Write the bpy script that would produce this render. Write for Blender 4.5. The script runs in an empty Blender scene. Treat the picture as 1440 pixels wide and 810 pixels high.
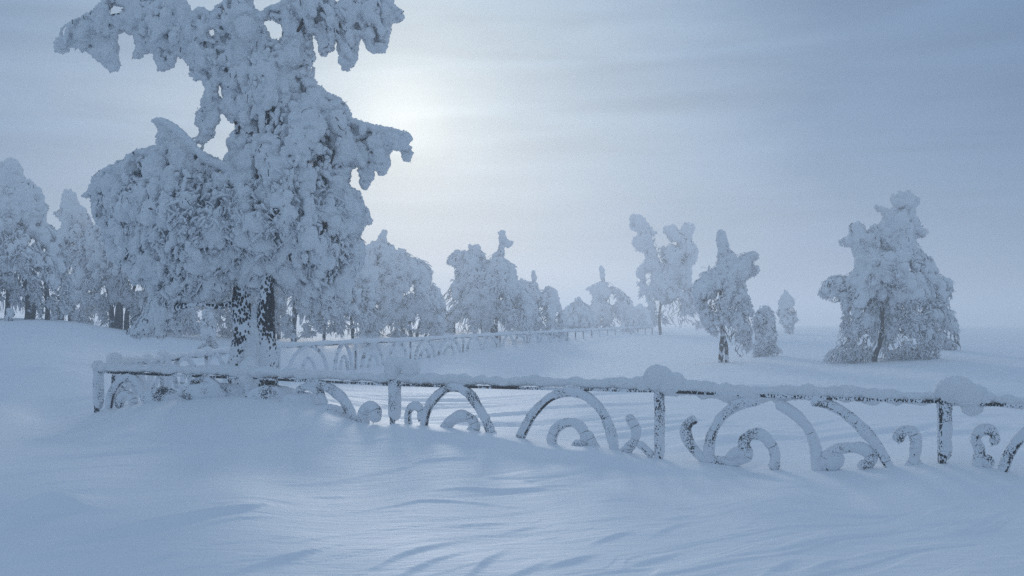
import bpy, math
import numpy as np

SEED = 7
rng = np.random.default_rng(SEED)
scene = bpy.context.scene
COL = scene.collection

# ------------------------------------------------------------------ camera model
F = 1400.0                      # focal length, in pixels of a 1440 x 810 frame
HC = 1.7                        # eye height above the trodden snow
PITCH = math.atan(50.0 / F)     # horizon lies 50 px below the middle
CP, SP = math.cos(PITCH), math.sin(PITCH)


def unproj(px, py, d):
    """World point seen at a picture position, d metres ahead."""
    px = np.asarray(px, float); py = np.asarray(py, float); d = np.asarray(d, float)
    u = (px - 720.0) / F
    v = (405.0 - py) / F
    dy = CP - v * SP
    dz = SP + v * CP
    t = d / dy
    return np.stack(np.broadcast_arrays(u * t, d, HC + dz * t), -1)


# ------------------------------------------------------------------ noise
def _hash(ix, iy, iz, k):
    h = (ix.astype(np.uint32) * np.uint32(73856093)) ^ (iy.astype(np.uint32) * np.uint32(19349663)) \
        ^ (iz.astype(np.uint32) * np.uint32(83492791)) ^ np.uint32((k * 2654435761) & 0xffffffff)
    h ^= h >> np.uint32(13); h *= np.uint32(1274126177); h ^= h >> np.uint32(16)
    h *= np.uint32(2246822519); h ^= h >> np.uint32(15)
    return h.astype(np.float32) / np.float32(4294967295.0)


def vnoise(p, k=0):
    p = np.asarray(p, np.float32)
    i = np.floor(p).astype(np.int64); f = p - i
    f = f * f * (3 - 2 * f)
    out = 0
    for dx in (0, 1):
        wx = f[:, 0] if dx else 1 - f[:, 0]
        for dy in (0, 1):
            wy = f[:, 1] if dy else 1 - f[:, 1]
            for dz in (0, 1):
                wz = f[:, 2] if dz else 1 - f[:, 2]
                out = out + wx * wy * wz * _hash(i[:, 0] + dx, i[:, 1] + dy, i[:, 2] + dz, k)
    return out


def fbm(p, octs=3, k=0):
    p = np.asarray(p, np.float32)
    s, a, t = 0, 1.0, 0
    for o in range(octs):
        s = s + a * vnoise(p * (2.0 ** o) + 17.3 * o, k + o); t += a; a *= .5
    return s / t


def worley(p, k=0):
    """distance to the nearest feature point (0..~1)"""
    p = np.asarray(p, np.float32)
    out = np.empty(len(p), np.float32)
    for s in range(0, len(p), 200000):
        q = p[s:s + 200000]
        i = np.floor(q).astype(np.int64); f = q - i
        best = np.full(len(q), 9.0, np.float32)
        for dx in (-1, 0, 1):
            for dy in (-1, 0, 1):
                for dz in (-1, 0, 1):
                    a, b, c = i[:, 0] + dx, i[:, 1] + dy, i[:, 2] + dz
                    d2 = (dx + _hash(a, b, c, k + 1) - f[:, 0]) ** 2 + (dy + _hash(a, b, c, k + 2) - f[:, 1]) ** 2 \
                        + (dz + _hash(a, b, c, k + 3) - f[:, 2]) ** 2
                    np.minimum(best, d2, out=best)
        out[s:s + 200000] = np.sqrt(best)
    return out


# ------------------------------------------------------------------ mesh building
def make_mesh(name, verts, faces, mats, midx=None, smooth=True):
    verts = np.asarray(verts, np.float32); faces = np.asarray(faces, np.int32)
    me = bpy.data.meshes.new(name)
    nf, k = faces.shape
    me.vertices.add(len(verts)); me.vertices.foreach_set('co', verts.ravel())
    me.loops.add(nf * k); me.loops.foreach_set('vertex_index', faces.ravel())
    me.polygons.add(nf)
    me.polygons.foreach_set('loop_start', np.arange(0, nf * k, k, dtype=np.int32))
    me.polygons.foreach_set('loop_total', np.full(nf, k, np.int32))
    me.polygons.foreach_set('use_smooth', np.full(nf, smooth, bool))
    for m in mats:
        me.materials.append(m)
    if midx is not None:
        me.polygons.foreach_set('material_index', np.asarray(midx, np.int32))
    me.update(calc_edges=True); me.validate()
    return me


def obj(name, me, parent=None):
    o = bpy.data.objects.new(name, me); COL.objects.link(o)
    if parent is not None:
        o.parent = parent
        # meshes are written in world coordinates: undo the root's own offset
        root = parent
        off = np.zeros(3)
        while root is not None:
            off = off + np.array(root.location); root = root.parent
        o.location = tuple(-off)
    return o


def thing(name, label, cat, loc, group=None):
    o = bpy.data.objects.new(name, None); COL.objects.link(o)
    o.empty_display_size = .2
    o.location = tuple(float(a) for a in loc)
    o['label'] = label; o['category'] = cat
    if group:
        o['group'] = group
    return o


class Geo:
    """collects quads with a material slot per batch"""
    def __init__(self):
        self.v, self.f, self.m, self.n = [], [], [], 0

    def add(self, v, f, m=0):
        self.v.append(v); self.f.append(f + self.n); self.m.append(np.full(len(f), m)); self.n += len(v)

    def link(self, name, mats, parent=None, smooth=True):
        me = make_mesh(name, np.concatenate(self.v), np.concatenate(self.f), mats, np.concatenate(self.m), smooth)
        return obj(name, me, parent)


def frames(T):
    ref = np.where(np.abs(T[..., 2:3]) > .9, np.array([0., 1., 0.]), np.array([0., 0., 1.]))
    n1 = np.cross(T, ref); n1 /= np.linalg.norm(n1, axis=-1, keepdims=True) + 1e-9
    n2 = np.cross(T, n1)
    return n1, n2


def grid_faces(N, R, S):
    r = np.arange(R - 1)[:, None]; s = np.arange(S)[None]
    s2 = (s + 1) % S
    q = np.stack([r * S + s, r * S + s2, (r + 1) * S + s2, (r + 1) * S + s], -1).reshape(-1, 4)
    return (q[None] + (np.arange(N) * R * S)[:, None, None]).reshape(-1, 4)


def capsules(a, b, rad, sag, R, S, amp=0.0, freq=20.0, power=4.0, taper=0.0, k=0):
    """N lumpy drooping fingers from a to b, each a closed tube"""
    a = np.asarray(a, float); b = np.asarray(b, float); rad = np.asarray(rad, float)
    N = len(a)
    t = .5 - .5 * np.cos(np.linspace(0, math.pi, R))
    P = a[:, None] + (b - a)[:, None] * t[None, :, None]
    P = P + np.asarray(sag)[:, None] * (4 * t * (1 - t))[None, :, None]
    T = np.gradient(P, axis=1); T /= np.linalg.norm(T, axis=-1, keepdims=True) + 1e-9
    n1, n2 = frames(T)
    prof = np.sqrt(np.clip(1 - np.abs(2 * t - 1) ** power, 0, 1)) * (1 - taper * t)
    ang = np.linspace(0, 2 * math.pi, S, endpoint=False)
    rr = rad[:, None, None] * prof[None, :, None]
    D = n1[:, :, None] * np.cos(ang)[None, None, :, None] + n2[:, :, None] * np.sin(ang)[None, None, :, None]
    V = (P[:, :, None] + D * rr[..., None]).reshape(-1, 3)
    if amp > 0:
        C = np.repeat(P[:, :, None], S, 2).reshape(-1, 3)
        out = V - C + np.repeat(np.repeat((T * (2 * t - 1)[None, :, None] ** 5)[:, :, None], S, 2).reshape(-1, 3), 1, 0) * .02
        L = np.linalg.norm(out, axis=1, keepdims=True) + 1e-6
        w = 1 - worley(V * freq, k) * 1.25
        w2 = 1 - worley(V * freq * 2.3, k + 9) * 1.25
        lo = vnoise(V * freq * .3, k + 5) - .5
        V = V + out / L * ((w * amp + w2 * amp * .45 + lo * amp * 1.6))[:, None] * np.clip(L / .03, 0, 1)
    return V, grid_faces(N, R, S)


def catmull(pts, rad, step):
    pts = np.asarray(pts, float); rad = np.asarray(rad, float)
    if len(pts) == 2:
        n = max(2, int(np.linalg.norm(pts[1] - pts[0]) / step) + 1)
        t = np.linspace(0, 1, n)[:, None]
        return pts[0] + (pts[1] - pts[0]) * t, rad[0] + (rad[1] - rad[0]) * t[:, 0]
    q = np.vstack([2 * pts[0] - pts[1], pts, 2 * pts[-1] - pts[-2]])
    P, Rr = [], []
    for i in range(len(pts) - 1):
        p0, p1, p2, p3 = q[i:i + 4]
        n = max(2, int(np.linalg.norm(p2 - p1) / step) + 1)
        t = np.linspace(0, 1, n, endpoint=False)[:, None]
        P.append(.5 * ((2 * p1) + (-p0 + p2) * t + (2 * p0 - 5 * p1 + 4 * p2 - p3) * t ** 2 + (-p0 + 3 * p1 - 3 * p2 + p3) * t ** 3))
        s = t[:, 0] * t[:, 0] * (3 - 2 * t[:, 0])
        Rr.append(rad[i] + (rad[i + 1] - rad[i]) * s)
    P.append(pts[-1:]); Rr.append(rad[-1:])
    return np.vstack(P), np.concatenate(Rr)


def tube(pts, rad, step=.02, S=14, amp=0.0, freq=30.0, k=0, lo=1.6, squash=None, capped=True):
    """one lumpy tube along a traced path, round closed ends"""
    rad = np.broadcast_to(np.asarray(rad, float), (len(pts),))
    P, r = catmull(pts, rad, step)
    if capped:
        d = np.concatenate([[0], np.cumsum(np.linalg.norm(np.diff(P, axis=0), axis=1))])
        e0 = np.clip(d / np.maximum(r[0], 1e-4), 0, 1); e1 = np.clip((d[-1] - d) / np.maximum(r[-1], 1e-4), 0, 1)
        r = r * np.sqrt(1 - (1 - e0) ** 2 + 1e-5) * np.sqrt(1 - (1 - e1) ** 2 + 1e-5)
    T = np.gradient(P, axis=0); T /= np.linalg.norm(T, axis=1, keepdims=True) + 1e-9
    n1, n2 = frames(T)
    ang = np.linspace(0, 2 * math.pi, S, endpoint=False)
    D = n1[:, None] * np.cos(ang)[None, :, None] + n2[:, None] * np.sin(ang)[None, :, None]
    V = (P[:, None] + D * r[:, None, None]).reshape(-1, 3)
    if amp > 0:
        out = D.reshape(-1, 3); L = np.repeat(r, S)
        w = 1 - worley(V * freq, k) * 1.25
        w2 = 1 - worley(V * freq * 2.3, k + 9) * 1.25
        n = vnoise(V * freq * .25, k + 5) - .5
        V = V + out * (w * amp + w2 * amp * .4 + n * amp * lo)[:, None] * np.clip(L / .02, 0, 1)[:, None]
    return V, grid_faces(1, len(P), S)


def blob(c, r3, amp=.015, freq=25., n=28, S=36, k=0):
    """a lumpy mound, closed"""
    th = np.linspace(0, math.pi, n); ph = np.linspace(0, 2 * math.pi, S, endpoint=False)
    D = np.stack([np.sin(th)[:, None] * np.cos(ph), np.sin(th)[:, None] * np.sin(ph), np.cos(th)[:, None] * np.ones(S)], -1).reshape(-1, 3)
    V = np.asarray(c) + D * np.asarray(r3)
    w = 1 - worley(V * freq, k) * 1.25
    w2 = 1 - worley(V * freq * 2.3, k + 9) * 1.25
    lo = vnoise(V * freq * .25, k + 5) - .5
    # a shape of constant phase at the poles so that the ring closes
    V = V + D * (w * amp + w2 * amp * .4 + lo * amp * 2.5)[:, None]
    return V, grid_faces(1, n, S)


def blend(V, Fq, voxel, passes, bumps, k=0):
    """fuse overlapping lumps into one skin, soften it, then grain it along its normals; returns verts, faces, normals"""
    me = make_mesh('lumps', V, Fq, [])
    o = bpy.data.objects.new('lumps', me); COL.objects.link(o)
    md = o.modifiers.new('fuse', 'REMESH'); md.mode = 'VOXEL'; md.voxel_size = voxel; md.adaptivity = 0
    sm = o.modifiers.new('soften', 'SMOOTH'); sm.factor = .5; sm.iterations = passes
    dg = bpy.context.evaluated_depsgraph_get()
    m2 = bpy.data.meshes.new_from_object(o.evaluated_get(dg), depsgraph=dg)
    bpy.data.objects.remove(o); bpy.data.meshes.remove(me)
    nv = len(m2.vertices)
    v = np.empty(nv * 3, np.float32); m2.vertices.foreach_get('co', v); v = v.reshape(-1, 3).astype(float)
    nr = np.empty(nv * 3, np.float32); m2.vertices.foreach_get('normal', nr); nr = nr.reshape(-1, 3)
    nl = len(m2.loops); li = np.empty(nl, np.int32); m2.loops.foreach_get('vertex_index', li)
    lt = np.empty(len(m2.polygons), np.int32); m2.polygons.foreach_get('loop_total', lt)
    ls = np.empty(len(m2.polygons), np.int32); m2.polygons.foreach_get('loop_start', ls)
    q = ls[lt == 4]; f = li[q[:, None] + np.arange(4)]
    t3 = ls[lt == 3]
    if len(t3):
        f3 = li[t3[:, None] + np.array([0, 1, 2, 2])]
        f = np.vstack([f, f3]) if False else f
    bpy.data.meshes.remove(m2)
    h = np.zeros(nv)
    for i, (fr, am) in enumerate(bumps):
        h += am * (.62 - worley(v * fr, k + 3 * i)) * 1.5
    h += bumps[0][1] * 1.2 * (vnoise(v * bumps[0][0] * .3, k + 20) - .5)
    v = v + nr * h[:, None]
    return v, f, nr


def surface_twigs(v, nr, n, rad, length, k=0, thr=.5, fr=2.0):
    """bare twig ends showing through the rime, in loose groups"""
    i = rng.integers(0, len(v), n * 4)
    i = i[fbm(v[i] * fr, 2, k) > thr][:n]
    p, m = v[i], nr[i]
    t = np.stack([rng.normal(0, .45, len(p)), rng.normal(0, .45, len(p)), -np.ones(len(p))], -1)
    t = t - m * (t * m).sum(1, keepdims=True); t /= np.linalg.norm(t, axis=1, keepdims=True) + 1e-6
    L = rng.uniform(*length, len(p))[:, None]; r = rng.uniform(*rad, len(p))
    a = p - t * L * .5 + m * (r * rng.uniform(-.6, .5, len(p)))[:, None]; b = p + t * L * .5 + m * (r * rng.uniform(-.6, .5, len(p)))[:, None]
    return capsules(a, b, r, rng.normal(0, 1, p.shape) * L * .08, 6, 5, 0, power=8, taper=.4)


# ------------------------------------------------------------------ materials
def new_mat(name):
    m = bpy.data.materials.new(name); m.use_nodes = True
    nt = m.node_tree
    b = nt.nodes['Principled BSDF']
    return m, nt, b


def N(nt, t, **kw):
    n = nt.nodes.new(t)
    for k, v in kw.items():
        if k.startswith('i_'):
            n.inputs[k[2:].replace('_', ' ')].default_value = v
        else:
            setattr(n, k, v)
    return n


def math_node(nt, op, a, b=None, clamp=False):
    n = nt.nodes.new('ShaderNodeMath'); n.operation = op; n.use_clamp = clamp
    for i, x in enumerate((a, b)):
        if x is None:
            continue
        if isinstance(x, (int, float)):
            n.inputs[i].default_value = x
        else:
            nt.links.new(x, n.inputs[i])
    return n.outputs[0]


def ramp(nt, fac, stops, interp='LINEAR'):
    n = nt.nodes.new('ShaderNodeValToRGB'); cr = n.color_ramp; cr.interpolation = interp
    while len(cr.elements) < len(stops):
        cr.elements.new(.5)
    for e, (p, c) in zip(cr.elements, stops):
        e.position = p; e.color = (*c, 1) if len(c) == 3 else c
    nt.links.new(fac, n.inputs[0])
    return n.outputs[0]


def pos(nt):
    return nt.nodes.new('ShaderNodeNewGeometry').outputs['Position']


def snow_material():
    m, nt, b = new_mat('wind_packed_snow')
    p = pos(nt)
    n1 = N(nt, 'ShaderNodeTexNoise', i_Scale=1.3, i_Detail=4.0); nt.links.new(p, n1.inputs['Vector'])
    c = ramp(nt, n1.outputs['Fac'], [(.3, (.84, .865, .895)), (.7, (.89, .905, .92))])
    nt.links.new(c, b.inputs['Base Color'])
    b.inputs['Roughness'].default_value = .62
    b.inputs['Specular IOR Level'].default_value = .25
    mp = N(nt, 'ShaderNodeMapping'); mp.inputs['Rotation'].default_value = (0, 0, math.radians(-35))
    mp.inputs['Scale'].default_value = (1.0, 4.5, 2.0)
    nt.links.new(p, mp.inputs['Vector'])
    n2 = N(nt, 'ShaderNodeTexNoise', i_Scale=2.2, i_Detail=5.0, i_Roughness=.55, i_Distortion=.6)
    nt.links.new(mp.outputs[0], n2.inputs['Vector'])
    n3 = N(nt, 'ShaderNodeTexNoise', i_Scale=90.0, i_Detail=3.0); nt.links.new(p, n3.inputs['Vector'])
    b1 = N(nt, 'ShaderNodeBump', i_Strength=.35, i_Distance=.05); nt.links.new(n2.outputs['Fac'], b1.inputs['Height'])
    b2 = N(nt, 'ShaderNodeBump', i_Strength=.35, i_Distance=.008); nt.links.new(n3.outputs['Fac'], b2.inputs['Height'])
    nt.links.new(b1.outputs[0], b2.inputs['Normal']); nt.links.new(b2.outputs[0], b.inputs['Normal'])
    return m


def rime_material(name='rime', scale=60.0, dist=.02, through=0.0):
    m, nt, b = new_mat(name)
    p = pos(nt)
    n1 = N(nt, 'ShaderNodeTexNoise', i_Scale=7.0, i_Detail=5.0, i_Roughness=.6); nt.links.new(p, n1.inputs['Vector'])
    c = ramp(nt, n1.outputs['Fac'], [(.3, (.88, .905, .935)), (.62, (.94, .95, .965))])
    nt.links.new(c, b.inputs['Base Color'])
    b.inputs['Roughness'].default_value = .75
    b.inputs['Specular IOR Level'].default_value = .2
    v = N(nt, 'ShaderNodeTexVoronoi', i_Scale=scale); nt.links.new(p, v.inputs['Vector'])
    n3 = N(nt, 'ShaderNodeTexNoise', i_Scale=scale * 1.6, i_Detail=3.0); nt.links.new(p, n3.inputs['Vector'])
    h = math_node(nt, 'SUBTRACT', n3.outputs['Fac'], v.outputs['Distance'])
    b1 = N(nt, 'ShaderNodeBump', i_Strength=.8, i_Distance=dist); nt.links.new(h, b1.inputs['Height'])
    nt.links.new(b1.outputs[0], b.inputs['Normal'])
    if through:
        # loose hoar lets daylight through
        tr = N(nt, 'ShaderNodeBsdfTranslucent'); tr.inputs['Color'].default_value = (.90, .92, .94, 1)
        nt.links.new(b1.outputs[0], tr.inputs['Normal'])
        mx = N(nt, 'ShaderNodeMixShader'); mx.inputs[0].default_value = through
        nt.links.new(b.outputs[0], mx.inputs[1]); nt.links.new(tr.outputs[0], mx.inputs[2])
        nt.links.new(mx.outputs[0], nt.nodes['Material Output'].inputs['Surface'])
    return m


def frosted_material(name, dark, thresh, scale, patch=1.5):
    """dark bark or iron under grains of frost; patch noise bares larger areas"""
    m, nt, b = new_mat(name)
    p = pos(nt)
    st = N(nt, 'ShaderNodeMapping'); st.inputs['Scale'].default_value = (1, 1, .62); nt.links.new(p, st.inputs['Vector'])
    v = N(nt, 'ShaderNodeTexVoronoi', i_Scale=scale, i_Randomness=1.0); nt.links.new(st.outputs[0], v.inputs['Vector'])
    n = N(nt, 'ShaderNodeTexNoise', i_Scale=scale * .5, i_Detail=3.0); nt.links.new(p, n.inputs['Vector'])
    pn = N(nt, 'ShaderNodeTexNoise', i_Scale=patch, i_Detail=3.0); nt.links.new(p, pn.inputs['Vector'])
    s = math_node(nt, 'ADD', v.outputs['Distance'], math_node(nt, 'MULTIPLY', n.outputs['Fac'], .35))
    s = math_node(nt, 'ADD', s, math_node(nt, 'MULTIPLY', math_node(nt, 'SUBTRACT', pn.outputs['Fac'], .5), 2.4))
    mask = ramp(nt, s, [(thresh, (0, 0, 0)), (min(thresh + .13, 1), (1, 1, 1))])
    n2 = N(nt, 'ShaderNodeTexNoise', i_Scale=25.0, i_Detail=4.0); nt.links.new(p, n2.inputs['Vector'])
    cd = ramp(nt, n2.outputs['Fac'], [(.3, tuple(x * .6 for x in dark)), (.7, tuple(x * 1.6 for x in dark))])
    mx = N(nt, 'ShaderNodeMix', data_type='RGBA')
    nt.links.new(mask, mx.inputs[0]); nt.links.new(cd, mx.inputs[6]); mx.inputs[7].default_value = (.78, .805, .84, 1)
    nt.links.new(mx.outputs[2], b.inputs['Base Color'])
    b.inputs['Roughness'].default_value = .8
    b1 = N(nt, 'ShaderNodeBump', i_Strength=.9, i_Distance=.02); nt.links.new(mask, b1.inputs['Height'])
    nt.links.new(b1.outputs[0], b.inputs['Normal'])
    return m


SNOW = snow_material()
RIME = rime_material('rime', 45.0, .02)
RIME_FINE = rime_material('rime_on_iron', 110.0, .008)
BARK = frosted_material('birch_bark_bare', (.022, .02, .019), .86, 30.0)
TRUNK = frosted_material('frosted_birch_bark', (.02, .018, .018), .64, 24.0, 1.3)
RIME_SPECKLED = frosted_material('rime_speckled_iron', (.05, .052, .058), .21, 75.0, 4.0)
TRUNK_FAR = frosted_material('dark_birch_stem', (.022, .02, .02), .82, 9.0, 1.0)
IRON = frosted_material('frosted_black_iron', (.016, .017, .02), .62, 55.0, 3.0)

# ------------------------------------------------------------------ terrain
def fence_d(px):
    return 1092.0 / (60.5 + .0336 * np.asarray(px, float))


ctrl = []


def cpix(px, py, d):
    ctrl.append(unproj(px, py, d))


def cz(px, d, z):           # z below the eye
    w = unproj(px, 455, d); ctrl.append(np.array([w[0], w[1], HC + z]))


FENCE_BASE = [(-120, 612), (60, 590), (135, 579), (200, 566), (270, 560), (350, 558), (430, 566), (500, 592), (552, 598), (625, 606), (700, 618), (800, 635),
              (927, 652), (1050, 660), (1150, 661), (1250, 656), (1325, 650), (1380, 655), (1440, 668), (1600, 680)]
for px, py in FENCE_BASE:
    cpix(px, py, fence_d(px))
for px, off, z in ((150, 1.2, -1.50), (270, .8, -1.20), (370, .7, -1.17), (460, .8, -1.28), (560, .7, -1.40), (700, .65, -1.5), (830, .55, -1.58), (1000, .5, -1.655), (1200, .5, -1.6), (1340, .6, -1.54)):
    cz(px, fence_d(px) - off, z)
for px, d, z in ((270, 12.6, -1.5), (370, 12.2, -1.545), (460, 12.1, -1.56), (560, 12.0, -1.60), (700, 11.3, -1.645), (830, 10.9, -1.66), (1000, 10.3, -1.685), (1200, 9.7, -1.66), (1380, 9.2, -1.60)):
    cz(px, d, z)
for px in (-150, 100, 350, 600, 850, 1100, 1350, 1600):
    cz(px, 9.0, -1.60 + .03 * math.sin(px * .007)); cz(px, 6.2, -1.62 + .04 * math.sin(px * .005 + 1)); cz(px, 5.0, -1.66)
for px in (-200, 0, 100):
    cz(px, 13, -1.56)
for px in (600, 800, 1000, 1200, 1400, 1600):
    cz(px, 16 if px < 900 else 14, -1.55); cz(px, 22, -1.55)
cz(430, 17, -1.25); cz(520, 18, -1.45); cz(300, 17.3, -1.2); cz(355, 16.5, -1.08); cz(200, 20, -1.38); cz(300, 24, -1.5); cz(450, 25, -1.55)
for px, py, d in ((390, 523, 33), (500, 521, 37.6), (577, 511, 41.6), (651, 501, 46.3), (703, 495, 50.5), (800, 484, 62), (920, 472, 90)):
    cpix(px, py, d)
for px, py, d in ((-150, 448, 36), (0, 449, 36), (60, 449, 36), (100, 453, 36), (150, 464, 36), (200, 474, 36), (260, 482, 36), (330, 488, 40),
                  (-150, 525, 21), (0, 520, 21.5), (80, 512, 22), (-150, 575, 17), (0, 574, 17.2), (-150, 446, 55), (0, 447, 55), (100, 452, 55), (200, 464, 52),
                  (320, 468, 52), (420, 470, 50), (500, 470, 52), (575, 469, 54), (690, 467, 60), (750, 466, 68), (850, 463, 95), (1000, 512, 38),
                  (1017, 510, 39), (928, 470, 87), (1108, 470, 88), (1232, 508, 36), (1190, 516, 34), (1340, 493, 42), (1440, 497, 42), (1600, 497, 42), (1300, 471, 90), (1500, 471, 90)):
    cpix(px, py, d)
for px in (-200, 200, 550, 850, 1150, 1500):
    cpix(px, 462 if px > 500 else 453, 150); cpix(px, 459 if px > 500 else 453, 300); cpix(px, 457, 700)
ctrl = np.array(ctrl)


def _uv(X, Y):
    a = np.clip(np.arctan2(X, Y), -.62, .62)
    r = np.clip(np.hypot(X, Y), 5.0, 720)
    return np.stack([a * 3.2, np.log(r)], -1)


def _phi(r2):
    return .5 * r2 * np.log(r2 + 1e-12)


_cu = _uv(ctrl[:, 0], ctrl[:, 1])
_n = len(ctrl)
_K = _phi(((_cu[:, None] - _cu[None]) ** 2).sum(-1)) + np.eye(_n) * .002
_Pm = np.hstack([np.ones((_n, 1)), _cu])
_A = np.block([[_K, _Pm], [_Pm.T, np.zeros((3, 3))]])
_W = np.linalg.solve(_A, np.concatenate([ctrl[:, 2] - HC, np.zeros(3)]))


def smooth_z(X, Y):
    out = np.empty(len(X))
    for s in range(0, len(X), 60000):
        u = _uv(X[s:s + 60000], Y[s:s + 60000])
        out[s:s + 60000] = _phi(((u[:, None] - _cu[None]) ** 2).sum(-1)) @ _W[:_n] + _W[_n] + u @ _W[_n + 1:]
    ang = np.abs(np.arctan2(X, Y))
    w = np.clip((ang - .6) / .5, 0, 1); w = w * w * (3 - 2 * w)
    return out * (1 - w) + (-1.6) * w


WIND = math.radians(34)
# crests of wind ridges: picture traces turned into lines on the snow, each with a height
CREST_PX = [
    ([(500, 713), (590, 703), (660, 703), (730, 707)], .035), ([(580, 691), (660, 684), (800, 682)], .035), ([(70, 783), (150, 765), (280, 738), (375, 715)], .10),
    ([(300, 812), (425, 780), (495, 764)], .045), ([(490, 803), (580, 772), (655, 757)], .045), ([(535, 812), (600, 790), (660, 774)], .035), ([(640, 808), (712, 770)], .035),
    ([(235, 762), (330, 742), (405, 728)], .03), ([(625, 738), (725, 729)], .025), ([(822, 764), (890, 749)], .035), ([(755, 792), (840, 779)], .035), ([(915, 757), (980, 733)], .03),
    ([(935, 731), (980, 721)], .022), ([(1150, 726), (1275, 720)], .028), ([(1080, 690), (1145, 682)], .02), ([(1295, 741), (1365, 734)], .026), ([(1055, 812), (1125, 791)], .035),
    ([(1125, 805), (1185, 789)], .035), ([(830, 706), (885, 700)], .02), ([(0, 705), (60, 690), (150, 676)], .03), ([(90, 700), (160, 688)], .02), ([(-40, 800), (60, 790), (130, 785)], .035),
    ([(410, 770), (470, 752)], .025), ([(1200, 790), (1300, 770)], .025), ([(1370, 700), (1460, 690)], .02), ([(880, 800), (960, 775)], .028), ([(700, 745), (760, 735)], .02), ([(0, 612), (90, 600), (160, 596)], .03),
    ([(1000, 712), (1070, 703)], .018), ([(180, 808), (290, 780)], .03), ([(700, 812), (780, 788)], .03)]
CRESTS = []
for _p, _h in CREST_PX:
    _p = np.array(_p, float); _d = 1.63 * F / (_p[:, 1] - 455.0)
    _w = unproj(_p[:, 0], _p[:, 1], _d)[:, :2]
    CRESTS.append((_w, _h))


# the lip of the drift that runs along in front of the fence
_p = np.array([(560, 0), (600, 0), (660, 0), (740, 0), (830, 0), (900, 0), (975, 0)], float)
_w = unproj(_p[:, 0], 455, fence_d(_p[:, 0]) - .55)[:, :2]
LIP = (_w, .10)


def crest_height(X, Y):
    out = np.zeros(len(X))
    for w, h in CRESTS + [LIP]:
        lip = h == LIP[1] and w is LIP[0]
        lo = w.min(0) - 1.6; hi = w.max(0) + 1.6
        sel = np.where((X > lo[0]) & (X < hi[0]) & (Y > lo[1]) & (Y < hi[1]))[0]
        if not len(sel):
            continue
        # smooth line through the trace, measured in along / across coordinates of its chord
        c = w[-1] - w[0]; L = np.linalg.norm(c); c = c / L; nrm = np.array([-c[1], c[0]])
        if nrm[1] < 0:
            nrm = -nrm
        q = np.stack([X[sel], Y[sel]], -1) - w[0]
        al = q @ c / L; ac = q @ nrm
        wa = (w - w[0]) @ c / L; wc = (w - w[0]) @ nrm
        o = np.zeros(len(sel))
        wob = (0 if lip else 1) * (vnoise(np.stack([al * L * 1.6, o, o + h * 977], -1), 51) - .5) * .16
        u = ac - np.interp(al, wa, wc) - wob
        tp = np.clip(np.sin(np.clip((al + .12) / 1.24, 0, 1) * math.pi), 0, 1) ** 1.3
        near = np.exp(-(np.minimum(u, 0) / (.17 if lip else .042)) ** 2); far = np.exp(-(np.maximum(u, 0) / (.9 if lip else .34)) ** (2 if lip else 1))
        out[sel] += (1.0 if lip else .62) * h * (tp ** .4 if lip else tp) * np.where(u < 0, near, far)
    return out




def sst(x, a, b):
    t = np.clip((np.asarray(x) - a) / (b - a), 0, 1)
    return t * t * (3 - 2 * t)


def ground(X, Y, detail=True):
    X = np.atleast_1d(np.asarray(X, float)); Y = np.atleast_1d(np.asarray(Y, float))
    z = smooth_z(X, Y)
    # wind mound at the left of the foreground
    al = X * math.cos(WIND) + Y * math.sin(WIND); ac = -X * math.sin(WIND) + Y * math.cos(WIND)
    z += .15 * np.exp(-(((X + 3.9) / .30) ** 2 + ((Y - 8.45) / np.where(Y < 8.45, .13, .5)) ** 2))
    if detail:
        r = np.hypot(X, Y)
        px = 720 + F * X / np.maximum(Y, 1)
        df = np.abs(Y - fence_d(px))
        near = sst(df, .5, 2.2)
        o = np.zeros(len(X), np.float32)
        wx = (vnoise(np.stack([X * .7, Y * .7, o], -1), 31) - .5) * .8
        n = fbm(np.stack([al * .42 + wx, ac * 2.1 + wx * 1.5, o], -1), 3, 3)
        patch = sst(fbm(np.stack([al * .22, ac * .45, o], -1), 2, 11), .36, .58)
        amp = np.clip(1.2 - r / 60., .25, 1) * near
        z += amp * patch * (.035 * sst(n, .44, .56) + .022 * sst(n, .60, .68) - .02) * sst(r, 8., 16.) + crest_height(X, Y)
        z += amp * patch * .012 * sst(n, .46, .55)
        n2 = fbm(np.stack([al * .8 + wx * 2, ac * 3.3 + wx * 2, o], -1), 2, 61)
        z += near * (.5 + .5 * patch) * sst(r, 10.2, 8.6) * (.009 * sst(n2, .50, .53) + .007 * sst(n2, .62, .645))
        z += amp * .012 * (fbm(np.stack([al * 1.5, ac * 7.0, o], -1), 3, 21) - .5) * (.4 + patch)
        z += .03 * (fbm(np.stack([X * .35, Y * .5, o], -1), 3, 41) - .5) * np.clip(r / 15, .5, 2) * sst(df, .1, 1.5)
    return HC + z


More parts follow.
